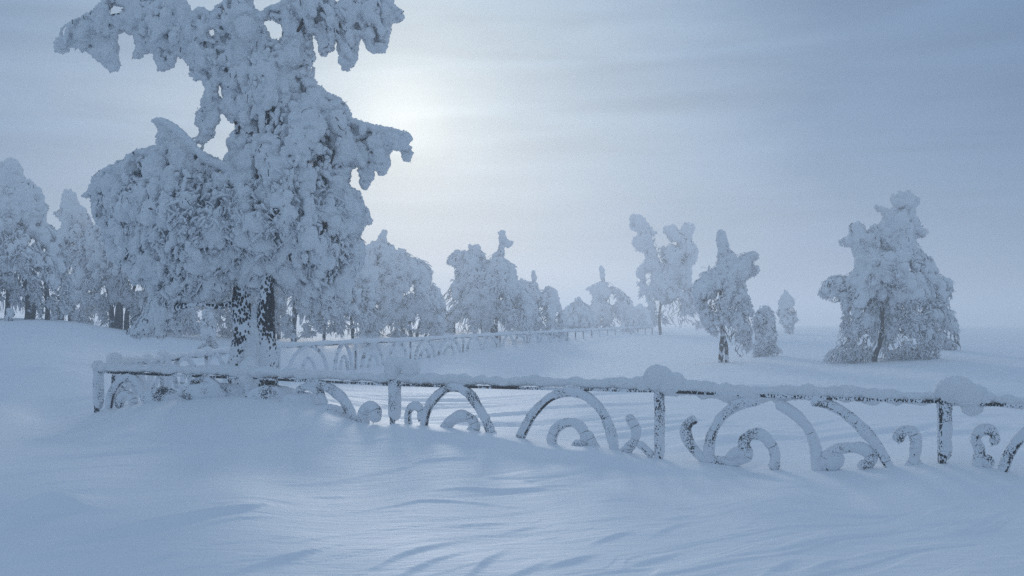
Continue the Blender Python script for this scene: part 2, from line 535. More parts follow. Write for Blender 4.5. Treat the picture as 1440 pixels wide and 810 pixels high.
def build_ground():
    a_front = np.radians(np.arange(-35, 35.001, .056))
    a_side = np.radians(np.arange(38, 323, 3.0))
    A = np.concatenate([a_front, a_side])
    R = np.concatenate([np.linspace(.4, 4.4, 12), np.exp(np.arange(math.log(4.5), math.log(5.6), .0062)), np.exp(np.arange(math.log(5.6), math.log(13), .003)), np.exp(np.arange(math.log(13), math.log(26), .0062)),
                        np.exp(np.arange(math.log(26), math.log(700), .022)), [700.]])
    RR, AA = np.meshgrid(R, A, indexing='ij')
    X = (RR * np.sin(AA)).ravel(); Y = (RR * np.cos(AA)).ravel()
    Z = ground(X, Y)
    f = grid_faces(1, len(R), len(A))[:, ::-1]
    v = np.stack([X, Y, Z], -1)
    me = make_mesh('snow_ground', v, f, [SNOW])
    o = obj('snow_ground', me); o['kind'] = 'structure'
    # close the small ring right under the viewer
    c = len(A)
    k = make_mesh('snow_ground_underfoot', np.vstack([v[:c] + [0, 0, .0]]), np.array([[0, i, i + 1, i + 2] for i in range(1, c - 2, 2)])[:, ::-1], [SNOW])
    o2 = obj('snow_underfoot', k); o2['kind'] = 'structure'


build_ground()

# ------------------------------------------------------------------ iron fence, near run
def P2(pts, dfun, dd=0.0):
    pts = np.asarray(pts, float)
    return unproj(pts[:, 0], pts[:, 1], dfun(pts[:, 0]) + dd)


def m_per_px(px, dfun=fence_d):
    return float(dfun(px)) / F


def box_beam(p, q, w, h):
    """a straight square bar between two points"""
    p = np.asarray(p, float); q = np.asarray(q, float)
    t = (q - p) / np.linalg.norm(q - p)
    n1, n2 = frames(t[None]); n1, n2 = n1[0], n2[0]
    n = max(2, int(np.linalg.norm(q - p) / .25))
    V = []
    for s in np.linspace(0, 1, n):
        c = p + (q - p) * s
        for a, b in ((-1, -1), (-.86, -1), (.86, -1), (1, -.86), (1, .86), (.86, 1), (-.86, 1), (-1, .86)):
            V.append(c + n1 * a * w / 2 + n2 * b * h / 2)
    V = np.array(V); f = grid_faces(1, n, 8)
    caps = np.array([[0, 1, 2, 3], [0, 3, 4, 7], [7, 4, 5, 6]])
    return V, np.vstack([f, caps, caps + (n - 1) * 8])


def near_fence():
    base = P2([(135, 579)], fence_d)[0]
    root = thing('iron_fence', 'low black iron scroll fence thick with rime crossing the picture in front', 'fence', base)
    m = lambda x: m_per_px(x)
    # ---- posts: (x, top, foot, half width px, caps [(x, y, rx, ry)])
    posts = [
        (136, 508, 590, 6.0, [(137, 515, 9, 7), (150, 517, 12, 6)]),
        (349, 516, 566, 6.5, [(349, 522, 13, 18), (352, 512, 7, 10), (372, 523, 22, 7)]),
        (552, 530, 606, 7.5, [(553, 517, 12, 17), (566, 512, 12, 9), (578, 517, 12, 12)]),
        (925, 535, 662, 6.0, [(926, 532, 19, 18), (945, 541, 19, 16), (908, 540, 12, 9)]),
        (1325, 552, 662, 8.0, [(1343, 550, 26, 20), (1364, 557, 24, 17), (1368, 572, 14, 13), (1386, 561, 13, 9)]),
        (1700, 566, 705, 8.0, [(1702, 562, 22, 18)]),
    ]
    for i, (x, yt, yb, hw, caps) in enumerate(posts):
        s = m(x)
        a = P2([(x, yt), (x, yb)], fence_d)
        v, f = box_beam(a[0], a[1], .07, .07)
        g = Geo(); g.add(v, f, 0)
        post = g.link('post', [IRON], root, smooth=False)
        # crust of rime along the lee (right and far) side of the post
        g = Geo()
        ys = np.linspace(yt + 2, yb - 14, 6)
        r = np.full(6, hw * s * 1.12); r[-1] *= .7
        pa = unproj(np.full(6, x + hw * .4), ys, fence_d(x) + .022)
        v, f = tube(pa, r, .008, 34, amp=.011, freq=48, k=40 + i); g.add(v, f)
        g.link('rime_crust', [RIME_SPECKLED], post)
        g = Geo()
        for j, (cx, cy, rx, ry) in enumerate(caps):
            c = unproj(cx, cy, fence_d(cx) + (.03 if abs(cx - x) < 12 else .05))
            v, f = blob(c, (rx * s, (rx + ry) * .45 * s, ry * s), amp=.016, freq=26, n=44, S=60, k=60 + i * 7 + j); g.add(v, f)
        g.link('snow_cap', [RIME_FINE], post)
    # ---- top rail: iron bar with rime standing on it
    rail = [(136, 523), (250, 528), (349, 532), (452, 536.5), (552, 541), (740, 546), (925, 550), (1125, 558.5), (1325, 565), (1440, 571), (1700, 583)]
    g = Geo()
    R3 = P2(rail, fence_d)
    for a, b in zip(R3[:-1], R3[1:]):
        v, f = box_beam(a, b, .05, .034); g.add(v, f)
    rl = g.link('rail', [IRON], root, smooth=False)
    crust = [(143, 519, 5), (230, 521, 6), (300, 522, 6), (345, 524, 8), (400, 526, 7), (450, 528, 6), (520, 531, 6), (552, 533, 7), (640, 535, 7.5),
             (720, 537, 7), (820, 540, 6.5), (900, 541, 9), (930, 543, 12), (975, 547, 11), (1010, 552, 12), (1060, 556, 13.5), (1100, 555, 12), (1135, 553, 10),
             (1180, 555, 11), (1230, 557, 11), (1270, 561, 8), (1305, 560, 8), (1350, 562, 9), (1400, 565, 7), (1440, 567, 7), (1560, 572, 9), (1700, 578, 8)]
    pr = np.array(crust)
    xx = np.linspace(pr[0, 0], pr[-1, 0], 150)
    pr = np.stack([xx, np.interp(xx, pr[:, 0], pr[:, 1]), np.interp(xx, pr[:, 0], pr[:, 2]) * rng.uniform(.78, 1.18, len(xx))], -1)
    pr[:, 1] += rng.normal(0, .8, len(xx)) - 1.0
    pts = unproj(pr[:, 0], pr[:, 1], fence_d(pr[:, 0]) + .015 + pr[:, 2] * fence_d(pr[:, 0]) / F * .62)
    g = Geo()
    v, f = tube(pts, pr[:, 2] * fence_d(pr[:, 0]) / F * .95, .009, 34, amp=.013, freq=36, k=90, lo=3.2); g.add(v, f)
    g.link('rime_crust', [RIME_FINE], rl)

    # ---- arches and scrolls: traced centre lines, half width in px
    arches = [
        ([(153, 575), (158, 552), (170, 535), (182, 531), (194, 538), (203, 560)], 6),
        ([(254, 566), (266, 545), (284, 533), (302, 539), (316, 558)], 4.5),
        ([(404, 573), (414, 555), (430, 544), (448, 551), (458, 570)], 5),
        ([(432, 537), (452, 541), (474, 553), (489, 572), (501, 600)], 7),
        ([(595, 604), (600, 580), (608, 564), (625, 548), (642, 545), (660, 554), (679, 583), (690, 606), (696, 622)], 6.3),
        ([(728, 624), (736, 606), (749, 583), (772, 560), (797, 551), (823, 556), (845, 576), (857, 602), (863, 626), (865, 648)], 6.6),
        ([(996, 652), (997, 632), (1001, 611), (1016, 585), (1039, 569), (1070, 563)], 7.0),
        ([(1092, 566), (1121, 585), (1138, 606), (1147, 632), (1150, 668)], 7.5),
        ([(1140, 563), (1160, 567), (1186, 580), (1218, 608), (1240, 637), (1256, 668)], 7.2),
        ([(1406, 672), (1418, 640), (1438, 612), (1470, 590), (1510, 585), (1545, 600), (1570, 640), (1578, 690)], 7.5),
        ([(1600, 600), (1635, 620), (1660, 650), (1668, 700)], 7),
    ]
    scrolls = [
        ([(166, 574), (172, 558), (180, 555), (188, 562), (184, 570)], 5.5),
        ([(512, 600), (511, 582), (519, 571), (528, 578), (527, 594)], 8),
        ([(508, 575), (514, 590)], 7),
        ([(575, 602), (574, 580), (583, 570), (592, 578), (590, 592)], 5.5),
        ([(622, 606), (634, 592), (648, 585), (662, 589), (668, 600), (660, 611)], 7.5),
        ([(777, 630), (777, 613), (787, 598), (805, 594), (818, 602), (823, 616), (815, 628), (807, 620)], 7.0),
        ([(826, 606), (834, 624), (846, 637), (862, 645)], 5.5),
        ([(864, 648), (880, 634), (893, 617), (894, 602), (887, 590), (889, 583)], 7.0),
        ([(897, 622), (908, 632), (918, 642)], 5.5),
        ([(979, 589), (970, 593), (964, 604), (967, 618), (977, 634), (993, 646), (1015, 649), (1036, 648), (1050, 640), (1046, 624), (1053, 613), (1067, 610), (1080, 619), (1089, 636), (1089, 662)], 7.4),
        ([(1022, 645), (1040, 636), (1052, 645)], 9),
        ([(1158, 662), (1163, 642), (1178, 632), (1197, 629), (1214, 631), (1225, 642), (1218, 656), (1207, 650)], 8),
        ([(1164, 660), (1176, 646), (1186, 640)], 11),
        ([(1262, 622), (1266, 609), (1277, 605), (1286, 612), (1288, 630), (1284, 648), (1274, 664)], 7.5),
        ([(1284, 645), (1292, 656), (1302, 660)], 7),
        ([(1394, 624), (1400, 615), (1392, 605), (1379, 605), (1371, 616), (1377, 632), (1376, 648), (1370, 664)], 7.2),
        ([(1384, 640), (1394, 658)], 8),
        ([(1470, 665), (1480, 640), (1505, 630), (1525, 650), (1510, 668)], 8),
    ]
    for nm, lst, off in (('arch', arches, 200), ('scroll', scrolls, 300)):
        for i, (pts, w) in enumerate(lst):
            pts = np.array(pts, float)
            s = m(pts[:, 0].mean())
            cen = pts.mean(0)
            inner = pts + 1.12 * (np.array([cen[0], pts[:, 1].max()]) - pts) / (np.linalg.norm(np.array([cen[0], pts[:, 1].max()]) - pts, axis=1, keepdims=True) + 8) * w * .62
            g = Geo()
            v, f = tube(P2(inner, fence_d, -.022), .017, .03, 8); g.add(v, f)
            core = g.link(nm, [IRON], root)
            g = Geo()
            r = w * s * .95 * (1 + .12 * np.sin(np.arange(len(pts)) * 2.1 + i))
            v, f = tube(P2(pts, fence_d, .01), r, .007, 30, amp=.0095, freq=50, k=off + i); g.add(v, f)
            g.link('rime_crust', [RIME_SPECKLED], core)
    # wind-packed rime that clogs the ironwork where the drift buries it
    for j, (cx, cy, rx, ry) in enumerate([(300, 552, 50, 14), (385, 557, 38, 15), (425, 569, 34, 16), (463, 583, 30, 14), (228, 560, 30, 14)]):
        s = m(cx)
        g = Geo(); v, f = blob(unproj(cx, cy, fence_d(cx) + .03), (rx * s, .1, ry * s), amp=.015, freq=18, n=44, S=56, k=400 + j); g.add(v, f)
        g.link('packed_rime', [RIME_SPECKLED], root)


near_fence()


# ------------------------------------------------------------------ fence behind: the side run and the long far run
def run_fence(label, px0, d0, px1, d1, rail_px, posts_px, arch_px, s_r, name='iron_fence', start=0):
    def dd(px):
        t = (np.asarray(px, float) - px0) / (px1 - px0)
        return 1.0 / ((1 - t) / d0 + t / d1)
    rp = np.array(rail_px, float)
    rail_y = lambda x: np.interp(x, rp[:, 0], rp[:, 1])
    c = unproj(px0, rail_y(px0), d0)
    root = thing(name, label, 'fence', (c[0], c[1], ground(c[0], c[1])[0]))
    for i, x in enumerate(posts_px):
        top = unproj(x, rail_y(x), dd(x)); gz = ground(top[0], top[1], False)[0]
        top[2] = max(top[2], gz + .45)
        foot = np.array([top[0], top[1], gz - .2])
        g = Geo(); v, f = box_beam(top + [0, 0, .05], foot, .06, .06); g.add(v, f)
        p = g.link('post', [IRON], root, smooth=False)
        g = Geo()
        v, f = blob(top + [.03, 0, .07], (.11 + .05 * rng.random(), .11, .10 + .04 * rng.random()), amp=.02, freq=14, n=12, S=14, k=500 + i + start); g.add(v, f)
        v, f = tube([top + [.045, .03, 0], foot + [.045, .03, .05]], .03, .07, 8, amp=.018, freq=14, k=520 + i + start); g.add(v, f)
        g.link('snow_cap', [RIME_FINE], p)
    xs = np.linspace(posts_px[0], posts_px[-1], 60)
    pts = unproj(xs, rail_y(xs), dd(xs))
    pts[:, 2] = np.maximum(pts[:, 2], ground(pts[:, 0], pts[:, 1], False) + .42)
    g = Geo(); v, f = tube(pts - [0, .03, .03], .026, .4, 6); g.add(v, f)
    rl = g.link('rail', [IRON], root)
    g = Geo()
    v, f = tube(pts + [0, .02, .05], .05 * s_r * (1 + .5 * rng.random(len(pts))), .06, 10, amp=.03, freq=9, k=540 + start, lo=2.5); g.add(v, f)
    g.link('rime_crust', [RIME_FINE], rl)
    for i, (xa, xb, kind) in enumerate(arch_px):
        A = unproj(xa, rail_y(xa), dd(xa)); B = unproj(xb, rail_y(xb), dd(xb))
        t = np.linspace(0, 1, 9)
        P = A + (B - A) * t[:, None]
        gz = ground(P[:, 0], P[:, 1], False)
        zt = np.maximum(P[:, 2], gz + .42) - .02
        h = np.sin(np.clip(t, 0, 1) * math.pi) ** .6
        if kind == 's':
            h = h * .55
        P[:, 2] = gz - .08 + (zt - gz + .08) * h
        g = Geo(); v, f = tube(P, .05 * s_r, .05, 9, amp=.02, freq=14, k=560 + i + start); g.add(v, f)
        g.link('arch' if kind == 'a' else 'scroll', [RIME_SPECKLED], root)


side_posts = [160, 228, 290, 338, 366, 388]
run_fence('snow-clogged side run of the iron fence, from left corner post back past the birch trunk', 136, 16.85, 390, 33.0,
          [(136, 514), (200, 509), (260, 502), (327, 494), (390, 488)], side_posts,
          [(165, 205, 'a'), (176, 192, 's'), (206, 250, 'a'), (215, 240, 's'), (236, 280, 'a'), (255, 270, 's'), (284, 318, 'a'), (320, 340, 'a'), (344, 362, 'a'), (370, 386, 'a')], 1.0)
far_posts = [391, 500, 577, 651, 703, 741, 776, 798, 809, 820, 832, 843, 854, 865, 876, 887, 897, 907, 917]
far_arch = [(404, 462, 'a'), (424, 444, 's'), (470, 496, 'a'), (478, 490, 's'), (508, 540, 'a'), (518, 532, 's'), (546, 573, 'a'), (583, 612, 'a'), (590, 604, 's'), (616, 648, 'a'), (624, 640, 's'),
            (656, 678, 'a'), (680, 700, 'a'), (707, 723, 'a'), (724, 739, 'a'), (744, 758, 'a'), (760, 774, 'a'), (778, 787, 'a'), (788, 797, 'a')]
run_fence('long far run of the rimed iron fence receding to the right before the frosted wood', 390, 33.0, 920, 90.0,
          [(390, 488), (500, 482), (577, 479), (651, 474), (703, 471), (800, 466), (920, 460)], far_posts, far_arch, 1.15, start=100)


# ------------------------------------------------------------------ trees
def inside(poly, X, Y):
    p = np.asarray(poly, float); q = np.roll(p, -1, 0)
    c = np.zeros(X.shape, bool)
    for (x0, y0), (x1, y1) in zip(p, q):
        if y0 == y1:
            continue
        c ^= ((y0 > Y) != (y1 > Y)) & (X < (x1 - x0) * (Y - y0) / (y1 - y0) + x0)
    return c


class Shape:
    """outline of a crown: inside test and distance to the edge, on a grid"""
    def __init__(self, poly, holes=(), step=2.0):
        p = np.asarray(poly, float)
        self.lo = p.min(0) - 4; hi = p.max(0) + 4; self.step = step
        xs = np.arange(self.lo[0], hi[0], step); ys = np.arange(self.lo[1], hi[1], step)
        X, Y = np.meshgrid(xs, ys)
        m = inside(p, X, Y)
        E = []
        for pl in [p] + [np.asarray(h, float) for h in holes]:
            q = np.roll(pl, -1, 0)
            for a, b in zip(pl, q):
                n = max(2, int(np.linalg.norm(b - a) / 3))
                E.append(a + (b - a) * np.linspace(0, 1, n)[:, None])
        for h in holes:
            m &= ~inside(h, X, Y)
        E = np.vstack(E)
        G = np.stack([X.ravel(), Y.ravel()], -1)
        D = np.empty(len(G))
        for s in range(0, len(G), 20000):
            D[s:s + 20000] = np.sqrt(((G[s:s + 20000, None] - E[None]) ** 2).sum(-1).min(1))
        D = D.reshape(X.shape)
        self.ed = np.where(m, D, -D)
        self.cand = G[m.ravel()]

    def edge(self, p):
        i = np.clip(((p - self.lo) / self.step).round().astype(int), 0, [self.ed.shape[1] - 1, self.ed.shape[0] - 1])
        return self.ed[i[:, 1], i[:, 0]]


def fingers(sh, d, n, r_px, l_px, Dmax, slant=.35, ymin=-1e9, ymax=1e9, depth_k=1.1, cx=None, tight=.8, spread=.22, gap=0.0, loose=False, gs=17.):
    """start, end, radius (world) of n drooping fingers that fill the outline"""
    c = sh.cand
    c = c[(c[:, 1] >= ymin) & (c[:, 1] <= ymax)]
    if gap > 0:
        gn = fbm(np.stack([c[:, 0] / gs, c[:, 1] / (gs * 1.5), np.zeros(len(c))], -1), 2, 77 + int(abs(sh.lo[0])) % 50)
        lowness = np.clip((c[:, 1] - c[:, 1].min()) / (np.ptp(c[:, 1]) + 1), 0, 1)
        c = c[gn > gap * (.5 + .55 * lowness)]
    p0 = c[rng.integers(0, len(c), n)] + rng.uniform(-1, 1, (n, 2))
    s = d / F
    e0 = sh.edge(p0)
    r = rng.uniform(*r_px, n)
    r = np.minimum(r, np.maximum(e0 * tight, r_px[0] * .55))
    if cx is None:
        cx = c[:, 0].mean()
    lat = np.clip((p0[:, 0] - cx) / (np.ptp(c[:, 0]) * .5 + 1), -1, 1) * slant + rng.normal(0, spread, n)
    L = rng.uniform(*l_px, n)
    ok = np.zeros(n, bool)
    for _ in range(6):
        p1 = p0 + np.stack([lat * L, L], -1)
        bad = (sh.edge(p1) < r * tight * .8) | (sh.edge((p0 + p1) / 2) < r * tight * .7)
        if loose:
            break
        L = np.where(bad, L * .62, L)
        lat = np.where(bad, lat * .8, lat)
    p1 = p0 + np.stack([lat * L, L], -1)
    keep = (sh.edge(p1) > (-3.5 if loose else r * .3))
    p0, p1, r = p0[keep], p1[keep], r[keep]
    em = np.maximum(sh.edge((p0 + p1) / 2), 1)
    k = len(r)
    w = rng.uniform(-1, 1, k); w = np.sign(w) * np.abs(w) ** .6
    off = w * np.minimum(Dmax, depth_k * em * s)
    a = unproj(p0[:, 0], p0[:, 1], d + off); b = unproj(p1[:, 0], p1[:, 1], d + off + rng.normal(0, .25, k) * (p1[:, 1] - p0[:, 1]) * s)
    return a, b, r * s


def sag_of(a, b, q=.12):
    L = np.linalg.norm(b - a, axis=1)
    s = rng.normal(0, 1, a.shape); s[:, 2] = np.abs(s[:, 2]) * .8
    return s * (L * q)[:, None]


WOOD = 'frosted trees of the wood behind the far fence'


def frost_tree(name, label, cat, base_px, d, poly, holes=(), trunks=(), fine_from=None, n_big=300, n_small=300, n_strand=1500,
               big=(7, 13), big_l=(10, 34), small=(3, 6), small_l=(5, 16), strand_r=(.8, 1.5), strand_l=(14, 40), Dmax=1.6, n_twig=200,
               amp=.03, freq=12., rs=(9, 12), biggap=.46, gs=9., sgap=.53, group=None, step=2.0, cx=None, trunk_mat=None, k=0, bare=()):
    holes = list(holes) + [[(x - w, y0 + 3), (x, y0 - 3), (x + w, y0 + 3), (x + w * 1.15, y1), (x - w * 1.1, y1)] for x, y0, y1, w in bare]
    if group == WOOD:
        poly = [(x, y + 8 if y > 452 else y) for x, y in poly]
    sh = Shape(poly, holes, step if not bare else 1.5)
    b = unproj(base_px[0], base_px[1], d)
    gz = ground(b[0], b[1])[0]
    root = thing(name, label, cat, (b[0], b[1], gz), group)
    for pts, w in trunks:
        pts = np.array(pts, float)
        off = pts[:, 2] if pts.shape[1] > 2 else 0
        P = unproj(pts[:, 0], pts[:, 1], d + off)
        r = np.array(w) * d / F
        g = Geo(); v, f = tube(P, r, max(.04, d * .0016), 14, amp=.018, freq=10, k=600 + k); g.add(v, f)
        g.link('trunk', [trunk_mat or TRUNK_FAR], root)
    g = Geo()
    y0 = np.asarray(poly)[:, 1].min(); y1 = np.asarray(poly)[:, 1].max()
    ff = fine_from if fine_from is not None else y0 + (y1 - y0) * .5
    sc = d / F
    bl = Geo()
    if n_big:
        a, e, r = fingers(sh, d, n_big, big, big_l, Dmax, ymax=ff + 15, cx=cx, gap=biggap, gs=gs)
        v, f = capsules(a, e, r, sag_of(a, e), rs[0], rs[1]); bl.add(v, f)
    if n_small:
        a, e, r = fingers(sh, d, n_small, small, small_l, Dmax * 1.04, ymax=ff + (y1 - ff) * .6, depth_k=1.25, cx=cx, gap=.5, gs=gs)
        v, f = capsules(a, e, r, sag_of(a, e), max(rs[0] - 2, 6), max(rs[1] - 3, 7)); bl.add(v, f)
    if bl.n:
        vx = max(1.35 * sc, .025)
        v, f, nr = blend(np.concatenate(bl.v), np.concatenate(bl.f), vx, 2, [(.22 / sc, 1.5 * sc), (.5 / sc, .7 * sc)], 700 + k)
        g.add(v, f)
        if n_twig:
            lo_part = v[:, 2] < v[:, 2].min() + .84 * np.ptp(v[:, 2])
            tv, tf = surface_twigs(v[lo_part], nr[lo_part], int(n_twig * 1.2), (.35 * sc, .75 * sc), (3 * sc, 11 * sc), 705 + k, .53, .03 / sc); g.add(tv, tf, 1)
    if n_strand:
        # sprays of rimed twigs: short, every which way, hanging more than not
        a, e, r = fingers(sh, d, int(n_strand * 3.0), (strand_r[0] * .9, strand_r[1] * 1.3), (1.5, 6.0), Dmax * 1.08, slant=.25, ymin=ff - (ff - y0) * .6, depth_k=1.3, cx=cx, tight=.5, spread=1.0, gap=sgap, loose=True, gs=gs)
        v, f = capsules(a, e, r, sag_of(a, e, .15), 5, 5, 0, power=5, taper=.3, k=720 + k); g.add(v, f)
        a, e, r = fingers(sh, d, int(n_strand * .3), (strand_r[0] * .7, strand_r[1] * .75), (strand_l[0] * .6, strand_l[1] * .6), Dmax * 1.05, slant=.25, ymin=ff - 20, depth_k=1.3, cx=cx, tight=.4, spread=.3, gap=sgap, gs=gs)
        v, f = capsules(a, e, r, sag_of(a, e, .06), 7, 5, .5 * sc, .4 / sc, power=6, taper=.45, k=725 + k); g.add(v, f)
    if n_twig:
        a, e, r = fingers(sh, d, n_twig, (.3, .6), (6, 24), Dmax * 1.1, slant=.8, depth_k=1.3, cx=cx, tight=.5, ymin=ff - 10, spread=.6)
        v, f = capsules(a, e, r, sag_of(a, e, .12), 6, 5, 0, power=8, taper=.5); g.add(v, f, 1)
    g.link('crown', [RIME, BARK], root)
    return root, sh


def z1(pts):
    return [(60 + x / 2.483, y / 2.483) for x, y in pts]


def z7(pts):
    return [(860 + x / 2.483, 250 + y / 2.483) for x, y in pts]


# ---- the big birch
main_poly = z1([
    (38, 160), (50, 135), (90, 105), (100, 75), (150, 45), (200, 10), (230, -20), (300, -60), (380, -50), (450, -20), (500, 0), (525, 40), (535, 28), (560, 22), (590, 45), (605, 20),
    (640, -10), (660, -60), (700, -100), (735, -60), (737, 10), (742, 32), (765, 40), (780, 20), (830, 5), (850, -40), (900, -90), (980, -70), (1010, -20), (1025, 10), (1042, -5), (1060, -40),
    (1150, -60), (1200, -30), (1220, 10), (1255, 35), (1262, 60), (1240, 80), (1215, 85), (1212, 120), (1195, 185), (1150, 190), (1125, 160), (1115, 125), (1105, 160), (1095, 220),
    (1070, 250), (1045, 245), (1035, 210), (1040, 170), (1025, 130), (1010, 180), (985, 200), (970, 195), (960, 150), (945, 120), (935, 160), (955, 200), (935, 240), (960, 290), (1000, 320),
    (1050, 350), (1075, 375), (1070, 410), (1110, 420), (1170, 435), (1230, 445), (1285, 465), (1290, 490), (1280, 500), (1290, 530), (1280, 565), (1260, 560), (1250, 530), (1220, 525),
    (1205, 560), (1205, 600), (1185, 618), (1155, 595), (1148, 640), (1130, 665), (1108, 650), (1095, 620), (1085, 655), (1110, 670), (1105, 690), (1130, 720), (1150, 770), (1145, 785), (1118, 792)]) + [
    (508, 322), (514, 345), (512, 372), (498, 392), (500, 415), (486, 432), (476, 418), (466, 440), (452, 446), (440, 428), (428, 436), (414, 415), (402, 420), (392, 400), (384, 408), (374, 404),
    (360, 420), (348, 405), (338, 412), (328, 400), (322, 414), (312, 426), (290, 428), (268, 430), (258, 446), (256, 474), (240, 470), (228, 478), (210, 474), (192, 477), (174, 469), (188, 456),
    (206, 430), (214, 410), (200, 400), (186, 402), (176, 380), (160, 372), (156, 350), (142, 340), (144, 322), (130, 308), (128, 290), (136, 280)] + z1([
    (150, 690), (135, 680), (175, 660), (170, 620), (200, 590), (300, 545), (330, 520), (380, 510), (430, 500), (395, 490), (405, 445), (385, 430), (382, 412), (410, 405), (450, 425), (500, 470),
    (540, 510), (580, 535), (620, 555), (640, 560), (650, 520), (640, 490), (660, 465), (692, 462), (692, 425), (660, 430), (630, 400), (615, 375), (620, 420), (605, 450), (600, 480),
    (570, 500), (545, 505), (528, 490), (550, 460), (530, 430), (535, 385), (565, 370), (570, 310), (555, 280), (530, 285), (512, 265), (515, 240), (490, 210), (470, 195), (455, 240),
    (420, 250), (400, 240), (395, 205), (370, 180), (340, 210), (318, 205), (315, 190), (325, 160), (315, 115), (300, 125), (265, 95), (262, 130), (265, 180), (275, 240), (260, 257),
    (235, 255), (215, 225), (190, 215), (165, 190), (120, 170), (95, 165), (75, 190), (45, 185)])
main_holes = [z1(h) for h in (
    [(228, 40), (245, 24), (285, 24), (275, 42), (240, 56)],
    [(768, 76), (800, 70), (842, 95), (835, 128), (800, 136), (785, 110)],
    [(620, 138), (640, 120), (660, 120), (645, 148), (625, 152)],
    [(580, 105), (600, 98), (604, 124), (585, 128)],
    [(604, 290), (622, 285), (638, 330), (628, 348), (612, 330)],
    [(1080, 590), (1094, 580), (1112, 630), (1090, 655), (1068, 645)],
    [(885, 265), (900, 262), (900, 284), (888, 288)],
    [(160, 148), (182, 142), (182, 158), (166, 162)],
    [(1095, 80), (1110, 76), (1108, 96), (1096, 96)],
    [(1104, 498), (1120, 500), (1116, 514), (1104, 512)])]

D0 = 16.5


